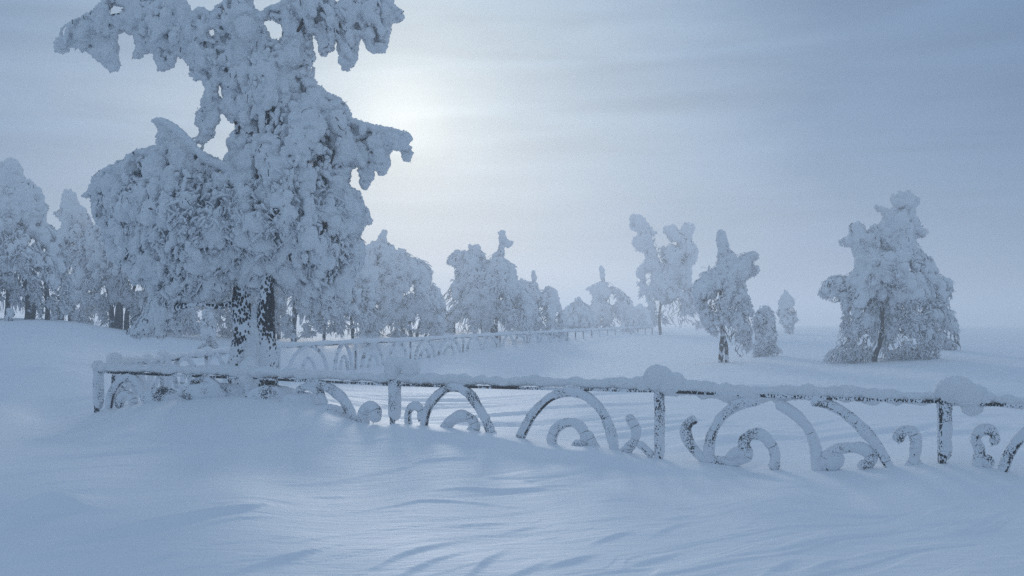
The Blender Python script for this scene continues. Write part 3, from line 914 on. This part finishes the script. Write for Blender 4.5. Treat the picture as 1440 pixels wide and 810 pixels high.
def big_birch():
    sh = Shape(main_poly, main_holes, 2.0)
    b = unproj(356, 548, D0)
    root = thing('birch_tree', 'huge rime-laden birch with forked black-spotted trunk just behind the fence', 'tree', (b[0], b[1], ground(b[0], b[1])[0]), None)
    s = D0 / F
    limbs = [
        ('trunk', [(346, 566, 0), (342, 540, 0), (340, 505, 0), (345, 470, 0), (340, 435, .05), (343, 400, .1), (352, 350, .1), (354, 300, 0), (348, 255, -.1), (340, 200, 0), (328, 130, 0), (326, 60, 0), (330, -20, 0)],
         [21, 19, 17, 16, 13, 12, 11, 9, 8, 6, 5, 4, 2.5]),
        ('trunk', [(374, 566, .05), (373, 540, .05), (375, 505, 0), (374, 470, 0), (374, 430, -.05), (376, 395, -.1), (384, 340, -.1), (381, 280, 0), (374, 215, 0), (377, 150, .1), (384, 100, 0), (404, 52, 0), (430, 8, 0), (452, -25, 0)],
         [20, 17, 14, 12.5, 11, 10, 9, 8, 7, 5.5, 5, 4, 3, 2]),
        ('limb', [(350, 270, 0), (322, 238, -.3), (290, 224, -.5), (262, 196, -.6), (240, 176, -.6), (222, 168, -.6)], [7, 6, 5.5, 5, 4.5, 4]),
        ('limb', [(352, 300, 0), (310, 300, .3), (250, 270, .5), (190, 270, .5), (140, 300, .4)], [7, 6, 5, 4, 2]),
        ('limb', [(382, 300, 0), (420, 270, -.3), (450, 235, -.3), (500, 200, -.1), (560, 198, 0)], [7, 5, 4.5, 3.5, 2]),
        ('limb', [(380, 240, 0), (420, 190, .3), (450, 160, .3), (476, 158, .2)], [5, 4, 3, 2]),
        ('limb', [(335, 170, 0), (310, 110, 0), (276, 58, .1), (210, 28, .1), (150, 26, 0), (90, 62, 0)], [5.5, 5, 4.5, 4, 3, 2]),
        ('limb', [(400, 60, 0), (440, 30, .1), (490, 12, .1), (552, 18, 0)], [4, 3.5, 3, 2]),
        ('limb', [(342, 430, 0), (325, 428, -.1), (300, 431, -.2), (276, 428, -.3), (240, 436, -.2), (205, 455, 0)], [7, 4, 3.2, 2.6, 2.5, 2]),
        ('limb', [(378, 390, 0), (410, 350, .1), (450, 320, .2), (480, 316, .2)], [7, 5, 4, 2.5]),
    ]
    for i, (nm, pts, w) in enumerate(limbs):
        pts = np.array(pts)
        g = Geo(); v, f = tube(unproj(pts[:, 0], pts[:, 1], D0 + pts[:, 2]), np.array(w) * s, .02, 22 if nm == 'trunk' else 12, amp=.018, freq=18, k=800 + i, lo=2.0); g.add(v, f)
        g.link(nm, [RIME if i == 2 else TRUNK], root)
    # rime plastered into the fork and on the windward faces of the stems
    for pts, w in (([(354, 562, -.06), (357, 525, -.1), (359, 490, -.08), (359, 455, -.02), (360, 425, .05)], [12, 9, 9, 8, 5]),
                   ([(351, 520, -.2), (353, 495, -.2), (355, 470, -.12)], [5, 8, 5]), ([(356, 404, -.12), (357, 392, -.2)], [10, 14])):
        pts = np.array(pts)
        g = Geo(); v, f = tube(unproj(pts[:, 0], pts[:, 1], D0 + pts[:, 2]), np.array(w) * s, .02, 22, amp=.022, freq=15, k=830, lo=2.0); g.add(v, f)
        g.link('packed_rime', [RIME], root)
    # crown
    g = Geo()
    bl = Geo()
    a, e, r = fingers(sh, D0, 420, (9, 17), (14, 44), 1.3, cx=360, ymax=400, depth_k=1.0)
    v, f = capsules(a, e, r, sag_of(a, e), 12, 14); bl.add(v, f)
    a, e, r = fingers(sh, D0, 2900, (3.6, 8), (10, 34), 1.45, cx=360, depth_k=1.08, gap=.33)
    v, f = capsules(a, e, r, sag_of(a, e), 9, 10); bl.add(v, f)
    # small lumps close to the edge keep the drips crisp
    c = sh.cand; ed = sh.edge(c); cc = c[(ed > 1.5) & (ed < 9) & (c[:, 1] < 330)]
    p = cc[rng.integers(0, len(cc), 2600)]
    rr = np.clip(sh.edge(p), 2.2, 6.0)
    off = rng.uniform(-1, 1, len(p)) * .2
    A = unproj(p[:, 0], p[:, 1] - rr * .4, D0 + off); B = unproj(p[:, 0] + rng.normal(0, 1.5, len(p)), p[:, 1] + rr * .5, D0 + off + rng.normal(0, .03, len(p)))
    v, f = capsules(A, B, rr * s * .97, sag_of(A, B, .02), 8, 10, power=2.2); bl.add(v, f)
    v, f, nr = blend(np.concatenate(bl.v), np.concatenate(bl.f), .02, 2, [(16., .02), (36., .012)], 840)
    g.add(v, f)
    up = v[:, 2] > HC - .2
    tv, tf = surface_twigs(v[up], nr[up], 1500, (.004, .009), (.04, .17), 845, .55, 2.2); g.add(tv, tf, 1)
    # rimed sprays: short and every which way on the skirts of the crown
    a, e, r = fingers(sh, D0, 5000, (1.6, 3.4), (4, 14), 1.45, slant=.3, depth_k=1.1, cx=360, tight=.8, spread=.7)
    v, f = capsules(a, e, r, sag_of(a, e, .12), 8, 8, .014, 24.0, power=4, taper=.2, k=868); g.add(v, f)
    a, e, r = fingers(sh, D0, 10000, (.9, 2.0), (4, 13), 1.5, slant=.4, ymin=250, depth_k=1.12, cx=360, tight=.5, spread=.8, gap=.36)
    v, f = capsules(a, e, r, sag_of(a, e, .12), 7, 6, .009, 26.0, power=5, taper=.3, k=870); g.add(v, f)
    a, e, r = fingers(sh, D0, 500, (.7, 1.4), (14, 34), 1.5, slant=.3, ymin=330, depth_k=1.12, cx=360, tight=.4, spread=.3, loose=True)
    v, f = capsules(a, e, r, sag_of(a, e, .08), 10, 6, .009, 26.0, power=6, taper=.4, k=875); g.add(v, f)
    a, e, r = fingers(sh, D0, 500, (.4, .9), (8, 30), 1.6, slant=1.2, ymin=200, depth_k=1.1, cx=360, tight=.5, spread=.6)
    v, f = capsules(a, e, r, sag_of(a, e, .15), 7, 5, 0, power=8, taper=.5); g.add(v, f, 1)
    # bare dark stubs where the wind has stripped the rime
    stubs = [((374, 142), (377, 196), 3.0), ((341, 166), (352, 186), 4.2), ((352, 186), (364, 204), 3.0), ((345, 182), (360, 202), 2), ((368, 230), (371, 240), 3.2), ((383, 292), (393, 302), 3.0),
             ((404, 356), (408, 364), 3.5), ((337, 258), (346, 272), 2.6), ((346, 272), (358, 262), 1.8), ((276, 218), (284, 230), 2.6), ((456, 190), (464, 198), 1.6), ((455, 312), (448, 340), 2.2),
             ((460, 300), (456, 330), 2.0), ((386, 296), (380, 310), 2.0), ((470, 210), (462, 240), 1.3), ((440, 250), (436, 275), 1.4), ((428, 20), (418, 46), 1.8), ((412, 36), (400, 72), 1.6), ((175, 4), (180, 12), 2.0),
             ((345, 262), (347, 285), 2.4), ((380, 110), (372, 130), 2.0), ((452, 18), (462, 12), 2), ((176, 330), (177, 368), 1.4)]
    for (x0, y0), (x1, y1), w in stubs:
        em = float(sh.edge(np.array([[(x0 + x1) / 2, (y0 + y1) / 2]]))[0])
        off = -min(1.5, max(em, 1) * s * 1.05) - .02
        v, f = tube(unproj([x0, (x0 + x1) / 2 + 1, x1], [y0, (y0 + y1) / 2, y1], D0 + off + np.array([.1, 0, .1])), w * s, .03, 9, amp=.008, freq=25); g.add(v, f, 1)
    g.link('crown', [RIME, BARK], root)


big_birch()

frost_tree('birch_tree', 'leftmost frosted tree on the snow bank, tall with a pointed nodding top', 'tree', (22, 448), 36,
           [(-70, 446), (-75, 340), (-50, 300), (-20, 250), (-10, 228), (5, 222), (18, 222), (28, 227), (27, 240), (42, 252), (58, 266), (57, 276), (69, 290), (64, 302), (58, 308), (72, 318), (86, 332), (95, 360), (102, 400), (96, 442), (60, 448), (30, 440), (0, 447)],
           trunks=[([(10, 460), (11, 430), (14, 380), (14, 300), (14, 240)], [4, 3.5, 3, 2.4, 1.5]), ([(38, 460), (40, 430), (34, 390), (20, 330)], [4.5, 4, 3, 2]), ([(44, 460), (50, 425), (56, 405)], [3.5, 3, 2]), ([(66, 460), (67, 430), (64, 390)], [4, 3, 2])],
           n_big=520, n_small=900, n_strand=3600, big=(5, 10), big_l=(8, 24), n_twig=420, fine_from=310, group=WOOD, bare=[(10, 415, 452, 3.5), (38, 424, 452, 4), (48, 430, 452, 5), (66, 430, 452, 4)], k=1)
frost_tree('birch_tree', 'narrow frosted tree with a small nodding top between leftmost tree and big birch', 'tree', (88, 452), 44,
           [(74, 300), (84, 293), (90, 286), (86, 272), (92, 266), (100, 266), (108, 273), (108, 286), (120, 292), (126, 310), (132, 330), (142, 390), (142, 452), (70, 452), (78, 400), (76, 350), (82, 322), (92, 318), (84, 306)],
           trunks=[([(86, 465), (87, 430), (94, 370), (98, 300)], [4, 3.2, 2.4, 1.5]), ([(98, 465), (100, 430), (104, 390)], [3, 2.4, 1.5])],
           n_big=260, n_small=500, n_strand=1500, big=(4, 8), big_l=(6, 18), n_twig=180, fine_from=330, group=WOOD, bare=[(87, 432, 458, 3.5)], k=2)
frost_tree('birch_tree', 'broad frosted tree with three dark trunks seen below the left bough of the big birch', 'tree', (168, 460), 42,
           [(106, 458), (104, 400), (112, 340), (124, 318), (150, 300), (200, 292), (250, 300), (284, 340), (292, 400), (286, 462), (240, 458), (200, 462), (150, 456)],
           trunks=[([(156, 475), (157, 440), (150, 400)], [3.5, 3, 2]), ([(166, 475), (168, 435), (172, 400), (177, 350)], [6, 5, 3, 2]), ([(178, 475), (179, 440), (190, 400)], [4, 3, 2]), ([(198, 475), (196, 440), (205, 405)], [3, 2.4, 2])],
           n_big=380, n_small=700, n_strand=3000, big=(5, 9), big_l=(8, 20), n_twig=320, fine_from=350, group=WOOD, bare=[(157, 434, 466, 3.5), (168, 428, 466, 5.5), (179, 438, 466, 4)], k=3)
frost_tree('birch_tree', 'frosted tree directly behind the big birch trunk, thin stem left of it', 'tree', (259, 470), 47,
           [(250, 468), (246, 400), (262, 350), (300, 330), (350, 325), (390, 345), (404, 400), (400, 466), (372, 460), (330, 466), (290, 458)],
           trunks=[([(259, 484), (260, 450), (270, 400), (300, 350)], [3, 2.6, 2, 1.5]), ([(392, 484), (390, 440), (370, 390)], [2.5, 2, 1.5])],
           n_big=250, n_small=500, n_strand=2400, big=(4, 8), big_l=(8, 20), n_twig=240, fine_from=370, group=WOOD, bare=[(259, 440, 472, 4)], k=4)
frost_tree('birch_tree', 'frosted tree with one grey stem showing just right of the big birch trunk', 'tree', (413, 470), 46,
           [(396, 466), (392, 400), (402, 350), (440, 325), (485, 322), (515, 345), (530, 390), (534, 468), (510, 462), (480, 470), (450, 462), (420, 468)],
           trunks=[([(413, 484), (414, 450), (418, 410), (440, 360)], [3.6, 3.2, 2.6, 1.6]), ([(455, 484), (458, 450), (470, 400)], [2, 1.6, 1]), ([(497, 484), (494, 450), (490, 400)], [2, 1.6, 1])],
           n_big=280, n_small=600, n_strand=3200, big=(4, 9), big_l=(8, 22), n_twig=340, fine_from=370, group=WOOD, bare=[(414, 436, 472, 4)], k=5)
frost_tree('birch_tree', 'dome-crowned frosted tree with a thin spike top right beside the big birch', 'tree', (578, 470), 52,
           [(500, 352), (512, 338), (524, 336), (532, 340), (535, 322), (541, 321), (543, 338), (556, 347), (570, 350), (572, 362), (586, 362), (600, 370), (608, 382), (605, 396), (616, 404), (626, 430), (622, 468), (600, 464), (570, 470), (540, 462), (506, 470), (500, 420)],
           trunks=[([(578, 484), (576, 455), (565, 420), (545, 370), (538, 335)], [2.2, 2, 1.6, 1.4, 1]), ([(584, 484), (592, 450), (604, 425)], [2, 1.7, 1]), ([(570, 484), (564, 455), (556, 435)], [2, 1.6, 1]), ([(594, 484), (606, 452), (612, 435)], [1.6, 1.4, 1])],
           n_big=300, n_small=650, n_strand=3200, big=(4, 8), big_l=(6, 18), n_twig=380, fine_from=400, group=WOOD, bare=[(577, 450, 472, 2.6), (588, 440, 472, 3), (566, 446, 472, 2.2), (601, 448, 472, 2.2)], k=6)
frost_tree('birch_tree', 'frosted tree with twin tops and dark fork at its foot, mid-wood', 'tree', (693, 467), 57,
           [(628, 368), (640, 352), (650, 349), (659, 353), (662, 340), (670, 337), (675, 345), (680, 360), (687, 367), (694, 362), (700, 350), (703, 343), (700, 326), (706, 320), (711, 326), (710, 337), (720, 337), (720, 344), (709, 352), (707, 365), (722, 370), (728, 381), (722, 388),
            (735, 402), (745, 410), (748, 440), (746, 466), (720, 462), (690, 466), (660, 462), (624, 468), (616, 440), (622, 410), (638, 396), (642, 378)],
           trunks=[([(692, 480), (692, 450), (684, 425), (672, 390), (668, 345)], [2.4, 2.2, 1.7, 1.4, 1]), ([(698, 480), (698, 452), (704, 400), (706, 340)], [2.4, 2, 1.4, 1]), ([(640, 480), (639, 455), (646, 430)], [1.8, 1.5, 1]), ([(680, 480), (676, 456), (670, 440)], [1.4, 1.2, .8])],
           n_big=330, n_small=650, n_strand=3000, big=(4, 8), big_l=(5, 17), n_twig=330, fine_from=405, group=WOOD, bare=[(692, 446, 470, 2.6), (698, 446, 470, 2.4), (640, 452, 470, 2.4), (676, 448, 470, 2)], k=7)
frost_tree('birch_tree', 'lower frosted tree with a small spike, right of the twin-topped one', 'tree', (752, 466), 67,
           [(722, 400), (735, 390), (745, 395), (747, 381), (752, 381), (753, 396), (757, 406), (763, 412), (768, 402), (778, 404), (782, 415), (786, 426), (792, 444), (792, 466), (722, 468)],
           trunks=[([(750, 478), (750, 445), (749, 395)], [1.8, 1.5, .8])], n_big=160, n_small=350, n_strand=1200, big=(3, 6), big_l=(5, 12), small=(2, 4), n_twig=120, strand_r=(.6, 1.1), strand_l=(8, 24), fine_from=420, group=WOOD, k=8)
frost_tree('birch_tree', 'faint small frosted tree at the low end of the wood', 'tree', (812, 464), 85,
           [(784, 440), (798, 432), (807, 422), (814, 416), (822, 425), (832, 436), (832, 464), (784, 466)],
           trunks=[([(812, 474), (812, 445), (814, 422)], [1.4, 1.2, .6])], n_big=90, n_small=200, n_strand=600, big=(3, 5), big_l=(4, 10), small=(1.6, 3), small_l=(4, 10), n_twig=40, strand_r=(.5, .9), strand_l=(6, 18), fine_from=440, group=WOOD, k=9)
frost_tree('birch_tree', 'hazy cone-shaped frosted tree with a thin spike, standing alone at the end of the wood', 'tree', (856, 463), 96,
           [(824, 406), (836, 400), (845, 396), (843, 375), (848, 373), (852, 390), (860, 401), (875, 412), (886, 421), (891, 436), (894, 461), (818, 463), (822, 440), (836, 422), (832, 410)],
           trunks=[([(856, 474), (854, 440), (849, 385)], [1.6, 1.3, .7])], n_big=180, n_small=380, n_strand=1200, big=(3, 6), big_l=(4, 13), small=(1.6, 3.4), small_l=(4, 10), n_twig=70, strand_r=(.5, .9), strand_l=(8, 22), fine_from=425, group=WOOD, k=10)
frost_tree('frosted_shrub', 'faintest low frosted shrub in the mist left of the two-pronged tree', 'shrub', (898, 462), 112,
           [(876, 446), (886, 432), (900, 426), (914, 436), (920, 450), (918, 462), (876, 463)], n_big=90, n_small=200, n_strand=500, big=(2.5, 5), big_l=(4, 9), small=(1.5, 3), small_l=(4, 8), n_twig=10, strand_r=(.5, .8), strand_l=(6, 14), fine_from=440, k=11)

LONE = 'lone frosted trees on the open snow field'
frost_tree('birch_tree', 'two-pronged frosted tree with slim dark stem at the end of the far fence', 'tree', (928, 470), 86,
           z7([(60, 150), (70, 125), (95, 120), (115, 135), (130, 160), (160, 185), (160, 200), (150, 215), (170, 240), (190, 235), (205, 225), (200, 205), (180, 195), (180, 165), (215, 160), (225, 175), (245, 180), (245, 160), (265, 150), (290, 165), (290, 185), (275, 200),
               (285, 220), (300, 260), (295, 290), (275, 310), (280, 330), (270, 360), (290, 375), (300, 420), (318, 480), (322, 520), (296, 528), (270, 512), (246, 536), (222, 526), (205, 500), (186, 512), (174, 500), (152, 522), (136, 500), (140, 470), (124, 440), (122, 395), (110, 415), (95, 420), (100, 380), (90, 370), (100, 345), (85, 335), (95, 310), (120, 290), (115, 260), (90, 255), (70, 230), (75, 210), (100, 195), (70, 185)]),
           holes=[z7([(225, 345), (240, 340), (238, 358), (226, 358)]), z7([(118, 330), (140, 320), (138, 370), (122, 380)])],
           trunks=[(z7([(170, 570), (170, 540), (167, 480), (178, 400), (182, 320), (185, 250)]), [2.2, 2, 1.8, 1.6, 1.4, 1]), (z7([(182, 330), (150, 260), (120, 190), (95, 140)]), [1.3, 1.2, 1, .7]), (z7([(183, 300), (220, 250), (245, 200), (265, 165)]), [1.3, 1.1, 1, .7])],
           n_big=420, n_small=900, n_strand=1100, big=(3, 6.5), big_l=(5, 15), small=(1.6, 3.2), small_l=(4, 10), strand_r=(.5, .9), strand_l=(6, 20), n_twig=160, fine_from=400, amp=.07, freq=5., group=LONE, bare=[(928, 432, 472, 2.6)], k=12)
frost_tree('birch_tree', 'frosted tree with upright finger top and dark split trunk, centre right of the field', 'tree', (1017, 510), 39,
           z7([(370, 180), (385, 175), (397, 190), (395, 210), (410, 240), (425, 260), (430, 280), (445, 275), (470, 260), (500, 255), (515, 265), (510, 280), (490, 290), (485, 305), (510, 305), (515, 325), (500, 345), (480, 340), (460, 375), (470, 400), (488, 440), (494, 490),
               (486, 540), (490, 590), (474, 620), (450, 630), (425, 600), (410, 570), (395, 555), (375, 545), (360, 550), (340, 540), (320, 510), (310, 480), (295, 450), (288, 420), (290, 370), (300, 350), (320, 350), (315, 310), (340, 305), (360, 320), (372, 300), (375, 270), (370, 230)]),
           trunks=[(z7([(384, 665), (382, 640), (384, 580), (388, 540), (382, 460), (380, 380), (384, 310)]), [3.6, 3.2, 2.8, 2.8, 2.2, 1.8, 1.2]), (z7([(402, 660), (402, 625), (398, 580), (388, 545)]), [3, 2.6, 2.4, 2]), (z7([(384, 510), (410, 502), (445, 488)]), [1.4, 1.2, .8]), (z7([(384, 400), (430, 330), (500, 270)]), [1.4, 1.2, .8])],
           n_big=300, n_small=800, n_strand=2600, big=(4, 8), big_l=(6, 16), small=(2, 4), small_l=(4, 12), strand_r=(.7, 1.2), strand_l=(8, 30), n_twig=300, fine_from=395, amp=.035, freq=10., Dmax=1.1, group=LONE, bare=[(1014, 474, 516, 3.6), (1021, 478, 516, 3)], k=13)
frost_tree('frosted_shrub', 'low frosted bush on the snow just right of the split-trunk field tree', 'shrub', (1074, 500), 43,
           z7([(498, 485), (512, 458), (528, 438), (546, 444), (556, 462), (572, 490), (564, 520), (578, 548), (570, 580), (588, 612), (566, 626), (550, 612), (536, 632), (516, 618), (498, 628), (494, 590), (506, 550), (496, 520)]),
           trunks=[(z7([(528, 640), (526, 600), (534, 540), (530, 480)]), [1.4, 1.2, 1, .7])], n_big=0, n_small=150, n_strand=900, small=(2, 4), small_l=(4, 12), strand_r=(.6, 1.1), strand_l=(8, 26), n_twig=70, fine_from=450, amp=.03, freq=10., Dmax=.8, sgap=.46, k=20)
frost_tree('pine_tree', 'small slim frosted conifer far off, between the two larger field trees', 'tree', (1109, 470), 88,
           z7([(584, 436), (596, 424), (592, 410), (602, 402), (605, 386), (613, 390), (616, 402), (626, 408), (624, 420), (638, 432), (634, 446), (646, 462), (640, 478), (646, 500), (634, 512), (632, 540), (622, 546), (608, 540), (604, 520), (588, 508), (592, 486), (580, 470), (590, 452)]),
           trunks=[(z7([(622, 562), (622, 540), (618, 480), (610, 400)]), [1.4, 1.3, 1, .6])], n_big=120, n_small=260, n_strand=400, big=(2.5, 5), big_l=(3, 9), small=(1.5, 3), small_l=(3, 8), strand_r=(.5, .8), strand_l=(5, 12), n_twig=60, fine_from=435, amp=.06, freq=6., group=LONE, k=14)
frost_tree('birch_tree', 'largest lone frosted tree, broad drooping skirts to the snow, at the right', 'tree', (1232, 508), 36,
           z7([(975, 60), (990, 45), (1030, 42), (1065, 60), (1075, 85), (1060, 105), (1065, 150), (1085, 165), (1105, 195), (1090, 205), (1060, 210), (1070, 240), (1110, 275), (1135, 310), (1130, 330), (1160, 340), (1190, 360), (1190, 400), (1180, 440), (1190, 480), (1170, 540), (1150, 580), (1142, 655), (1110, 664),
               (1080, 655), (1040, 660), (1000, 645), (960, 660), (930, 640), (900, 668), (850, 655), (790, 660), (735, 648), (755, 605), (800, 580), (790, 540), (812, 480), (800, 430), (770, 440), (740, 425), (720, 405), (740, 360), (770, 340), (830, 340), (850, 310), (850, 270), (840, 240), (800, 238), (798, 215), (838, 192),
               (828, 168), (850, 150), (880, 155), (885, 180), (905, 185), (898, 160), (930, 150), (955, 135), (915, 112), (922, 90), (960, 95), (980, 105)]),
           holes=[z7([(930, 200), (940, 196), (940, 232), (930, 235)])],
           trunks=[(z7([(920, 665), (918, 630), (936, 580), (944, 520), (942, 450), (930, 370), (926, 300), (940, 220), (990, 140), (1020, 70)]), [4.2, 3.6, 2.8, 2.8, 2.6, 2.2, 2, 1.6, 1.4, 1]), (z7([(942, 470), (990, 400), (1060, 350), (1130, 330)]), [2, 1.6, 1.3, .8]), (z7([(940, 440), (880, 400), (800, 380)]), [1.8, 1.4, .8]), (z7([(942, 560), (990, 540), (1045, 545)]), [1.6, 1.4, 1])],
           n_big=380, n_small=1000, n_strand=4600, big=(5, 11), big_l=(8, 20), small=(2.4, 5), small_l=(5, 14), strand_r=(.7, 1.3), strand_l=(10, 36), n_twig=520, fine_from=400, amp=.035, freq=10., sgap=.46, biggap=.43, Dmax=1.5, group=LONE, bare=[(1231, 490, 512, 5), (1238, 462, 494, 3.4), (1240, 432, 455, 3)], k=15)
frost_tree('frosted_shrub', 'drooping frosted bush with a bent dark stem behind the largest lone tree', 'shrub', (1340, 492), 42,
           z7([(1120, 520), (1140, 470), (1175, 450), (1198, 480), (1212, 540), (1222, 600), (1190, 606), (1160, 592), (1130, 600)]),
           trunks=[(z7([(1200, 625), (1190, 608), (1165, 592), (1140, 570)]), [1.6, 1.4, 1.2, 1])], n_big=0, n_small=160, n_strand=900, small=(2, 4), small_l=(4, 12), strand_r=(.6, 1.1), strand_l=(10, 30), n_twig=120, fine_from=440, amp=.03, freq=10., Dmax=.8, k=16)
frost_tree('frosted_sapling', 'cone of rime-hung sapling under the low bough, left of the big trunk', 'sapling', (292, 494), 26,
           [(286, 436), (296, 432), (301, 450), (302, 470), (308, 498), (276, 498), (284, 470)], trunks=[([(292, 505), (293, 470), (292, 436)], [2.5, 2, 1.4])],
           n_big=0, n_small=90, n_strand=420, small=(2, 4), small_l=(6, 14), strand_r=(.9, 1.8), strand_l=(12, 30), n_twig=20, fine_from=440, amp=.02, freq=14., Dmax=.35, k=18)
frost_tree('frosted_sapling', 'stubby frosted sapling on the snow bank at the far left edge', 'sapling', (13, 450), 33,
           [(8, 446), (10, 434), (15, 432), (19, 440), (18, 456), (9, 456)], trunks=[([(13, 462), (13, 446), (13, 436)], [1.2, 1, .7])],
           n_big=0, n_small=40, n_strand=70, small=(1.4, 2.6), small_l=(3, 8), strand_r=(.6, 1), strand_l=(4, 10), n_twig=26, fine_from=436, amp=.02, freq=12., Dmax=.3, k=19)

# ------------------------------------------------------------------ haze
def haze():
    x0, x1, y0, y1, za, zb = -715, 715, -715, 715, -3.0, 13.0
    V = np.array([(x, y, z) for z in (za, zb) for x, y in ((x0, y0), (x1, y0), (x1, y1), (x0, y1))])
    f = np.array([[3, 2, 1, 0], [4, 5, 6, 7], [0, 1, 5, 4], [1, 2, 6, 5], [2, 3, 7, 6], [3, 0, 4, 7]])
    m = bpy.data.materials.new('freezing_haze'); m.use_nodes = True
    nt = m.node_tree; nt.nodes.clear()
    out = nt.nodes.new('ShaderNodeOutputMaterial'); v = nt.nodes.new('ShaderNodeVolumePrincipled')
    v.inputs['Color'].default_value = (.88, .93, .985, 1)
    v.inputs['Density'].default_value = .0063
    v.inputs['Anisotropy'].default_value = .5
    nt.links.new(v.outputs[0], out.inputs['Volume'])
    o = obj('haze', make_mesh('haze', V, f, [m], smooth=False)); o['kind'] = 'stuff'
    o['label'] = 'thin freezing haze lying over the whole snow field'


haze()

# ------------------------------------------------------------------ sky, sun
SUN_AZ = math.atan2(566 - 720, F)
SUN_EL = math.radians(11.5)
sd = np.array([math.sin(SUN_AZ) * math.cos(SUN_EL), math.cos(SUN_AZ) * math.cos(SUN_EL), math.sin(SUN_EL)])


def world():
    w = bpy.data.worlds.new('World'); scene.world = w; w.use_nodes = True
    nt = w.node_tree; nt.nodes.clear()
    L = nt.links.new
    tc = nt.nodes.new('ShaderNodeTexCoord'); dirv = tc.outputs['Generated']
    nrm = N(nt, 'ShaderNodeVectorMath', operation='NORMALIZE'); L(dirv, nrm.inputs[0])
    dot = N(nt, 'ShaderNodeVectorMath', operation='DOT_PRODUCT'); L(nrm.outputs[0], dot.inputs[0]); dot.inputs[1].default_value = tuple(sd)
    th = math_node(nt, 'MULTIPLY', math_node(nt, 'ARCCOSINE', math_node(nt, 'MINIMUM', dot.outputs['Value'], 1.0)), 180 / math.pi)
    # banks of cloud drawn out along the horizon bend the glow a little
    mp = N(nt, 'ShaderNodeMapping'); mp.inputs['Scale'].default_value = (1.6, 1.6, 9.0); L(nrm.outputs[0], mp.inputs[0])
    cl = N(nt, 'ShaderNodeTexNoise', i_Scale=1.7, i_Detail=4.0, i_Roughness=.5, i_Distortion=.3); L(mp.outputs[0], cl.inputs['Vector'])
    thn = math_node(nt, 'MULTIPLY', th, math_node(nt, 'ADD', .62, math_node(nt, 'MULTIPLY', cl.outputs['Fac'], .76)))
    fac = math_node(nt, 'DIVIDE', thn, 90.0, True)
    K = 10.0
    def c(r, g, b): return (r * K * .93, g * K * .985, b * K * 1.015)
    glow = ramp(nt, fac, [(0, c(.95, .98, .98)), (.016, c(.86, .92, .935)), (.033, c(.69, .775, .83)), (.066, c(.53, .63, .725)), (.12, c(.40, .505, .63)), (.19, c(.285, .395, .55)), (.27, c(.185, .285, .45)), (.40, c(.155, .245, .405)), (.65, c(.22, .31, .455)), (1, c(.33, .43, .57))])
    mp2 = N(nt, 'ShaderNodeMapping'); mp2.inputs['Scale'].default_value = (2.2, 2.2, 19.0); mp2.inputs['Rotation'].default_value = (0, math.radians(3), 0); L(nrm.outputs[0], mp2.inputs[0])
    c2 = N(nt, 'ShaderNodeTexNoise', i_Scale=1.5, i_Detail=5.0, i_Roughness=.45, i_Distortion=.9); L(mp2.outputs[0], c2.inputs['Vector'])
    band = math_node(nt, 'ADD', .74, math_node(nt, 'MULTIPLY', c2.outputs['Fac'], .52))
    gm = N(nt, 'ShaderNodeVectorMath', operation='SCALE'); L(glow, gm.inputs[0]); L(band, gm.inputs['Scale'])
    glow = gm.outputs[0]
    # the overcast is brighter high above, out of the picture
    sep = N(nt, 'ShaderNodeSeparateXYZ'); L(nrm.outputs[0], sep.inputs[0])
    hi = ramp(nt, sep.outputs['Z'], [(.30, (0, 0, 0)), (.85, (1, 1, 1))], 'EASE')
    zen = N(nt, 'ShaderNodeMix', data_type='RGBA'); L(hi, zen.inputs[0]); L(glow, zen.inputs[6]); zen.inputs[7].default_value = (*c(.315, .432, .61), 1)
    sky = N(nt, 'ShaderNodeTexSky', sky_type='NISHITA', sun_disc=False, sun_elevation=SUN_EL, sun_rotation=SUN_AZ)
    mx = N(nt, 'ShaderNodeMix', data_type='RGBA'); mx.inputs[0].default_value = .93
    L(sky.outputs[0], mx.inputs[6]); L(zen.outputs[2], mx.inputs[7])
    bg = N(nt, 'ShaderNodeBackground', i_Strength=.1); L(mx.outputs[2], bg.inputs['Color'])
    out = nt.nodes.new('ShaderNodeOutputWorld'); L(bg.outputs[0], out.inputs['Surface'])


world()
sl = bpy.data.lights.new('sun_light', 'SUN'); sl.energy = 1.15; sl.angle = math.radians(12); sl.color = (1.0, .975, .94)
so = bpy.data.objects.new('sun_light', sl); COL.objects.link(so)
from mathutils import Vector
so.rotation_euler = Vector(-sd).to_track_quat('-Z', 'Y').to_euler()
so.location = (0, 0, 30)

# ------------------------------------------------------------------ camera
cam = bpy.data.cameras.new('camera'); cam.sensor_width = 36.0; cam.lens = 36.0 * F / 1440.0; cam.clip_end = 4000; cam.clip_start = .05
co = bpy.data.objects.new('camera', cam); COL.objects.link(co)
co.location = (0, 0, HC); co.rotation_euler = (math.pi / 2 + PITCH, 0, 0)
scene.camera = co

scene.view_settings.view_transform = 'Standard'
try:
    scene.view_settings.look = 'None'
except Exception:
    pass
scene.view_settings.exposure = -0.07; scene.view_settings.gamma = 1.0
scene.render.engine = 'CYCLES'
scene.cycles.max_bounces = 12; scene.cycles.diffuse_bounces = 10; scene.cycles.glossy_bounces = 1; scene.cycles.volume_bounces = 1
scene.cycles.transmission_bounces = 1; scene.cycles.transparent_max_bounces = 4
scene.cycles.use_denoising = False
scene.cycles.sample_clamp_indirect = 3.0
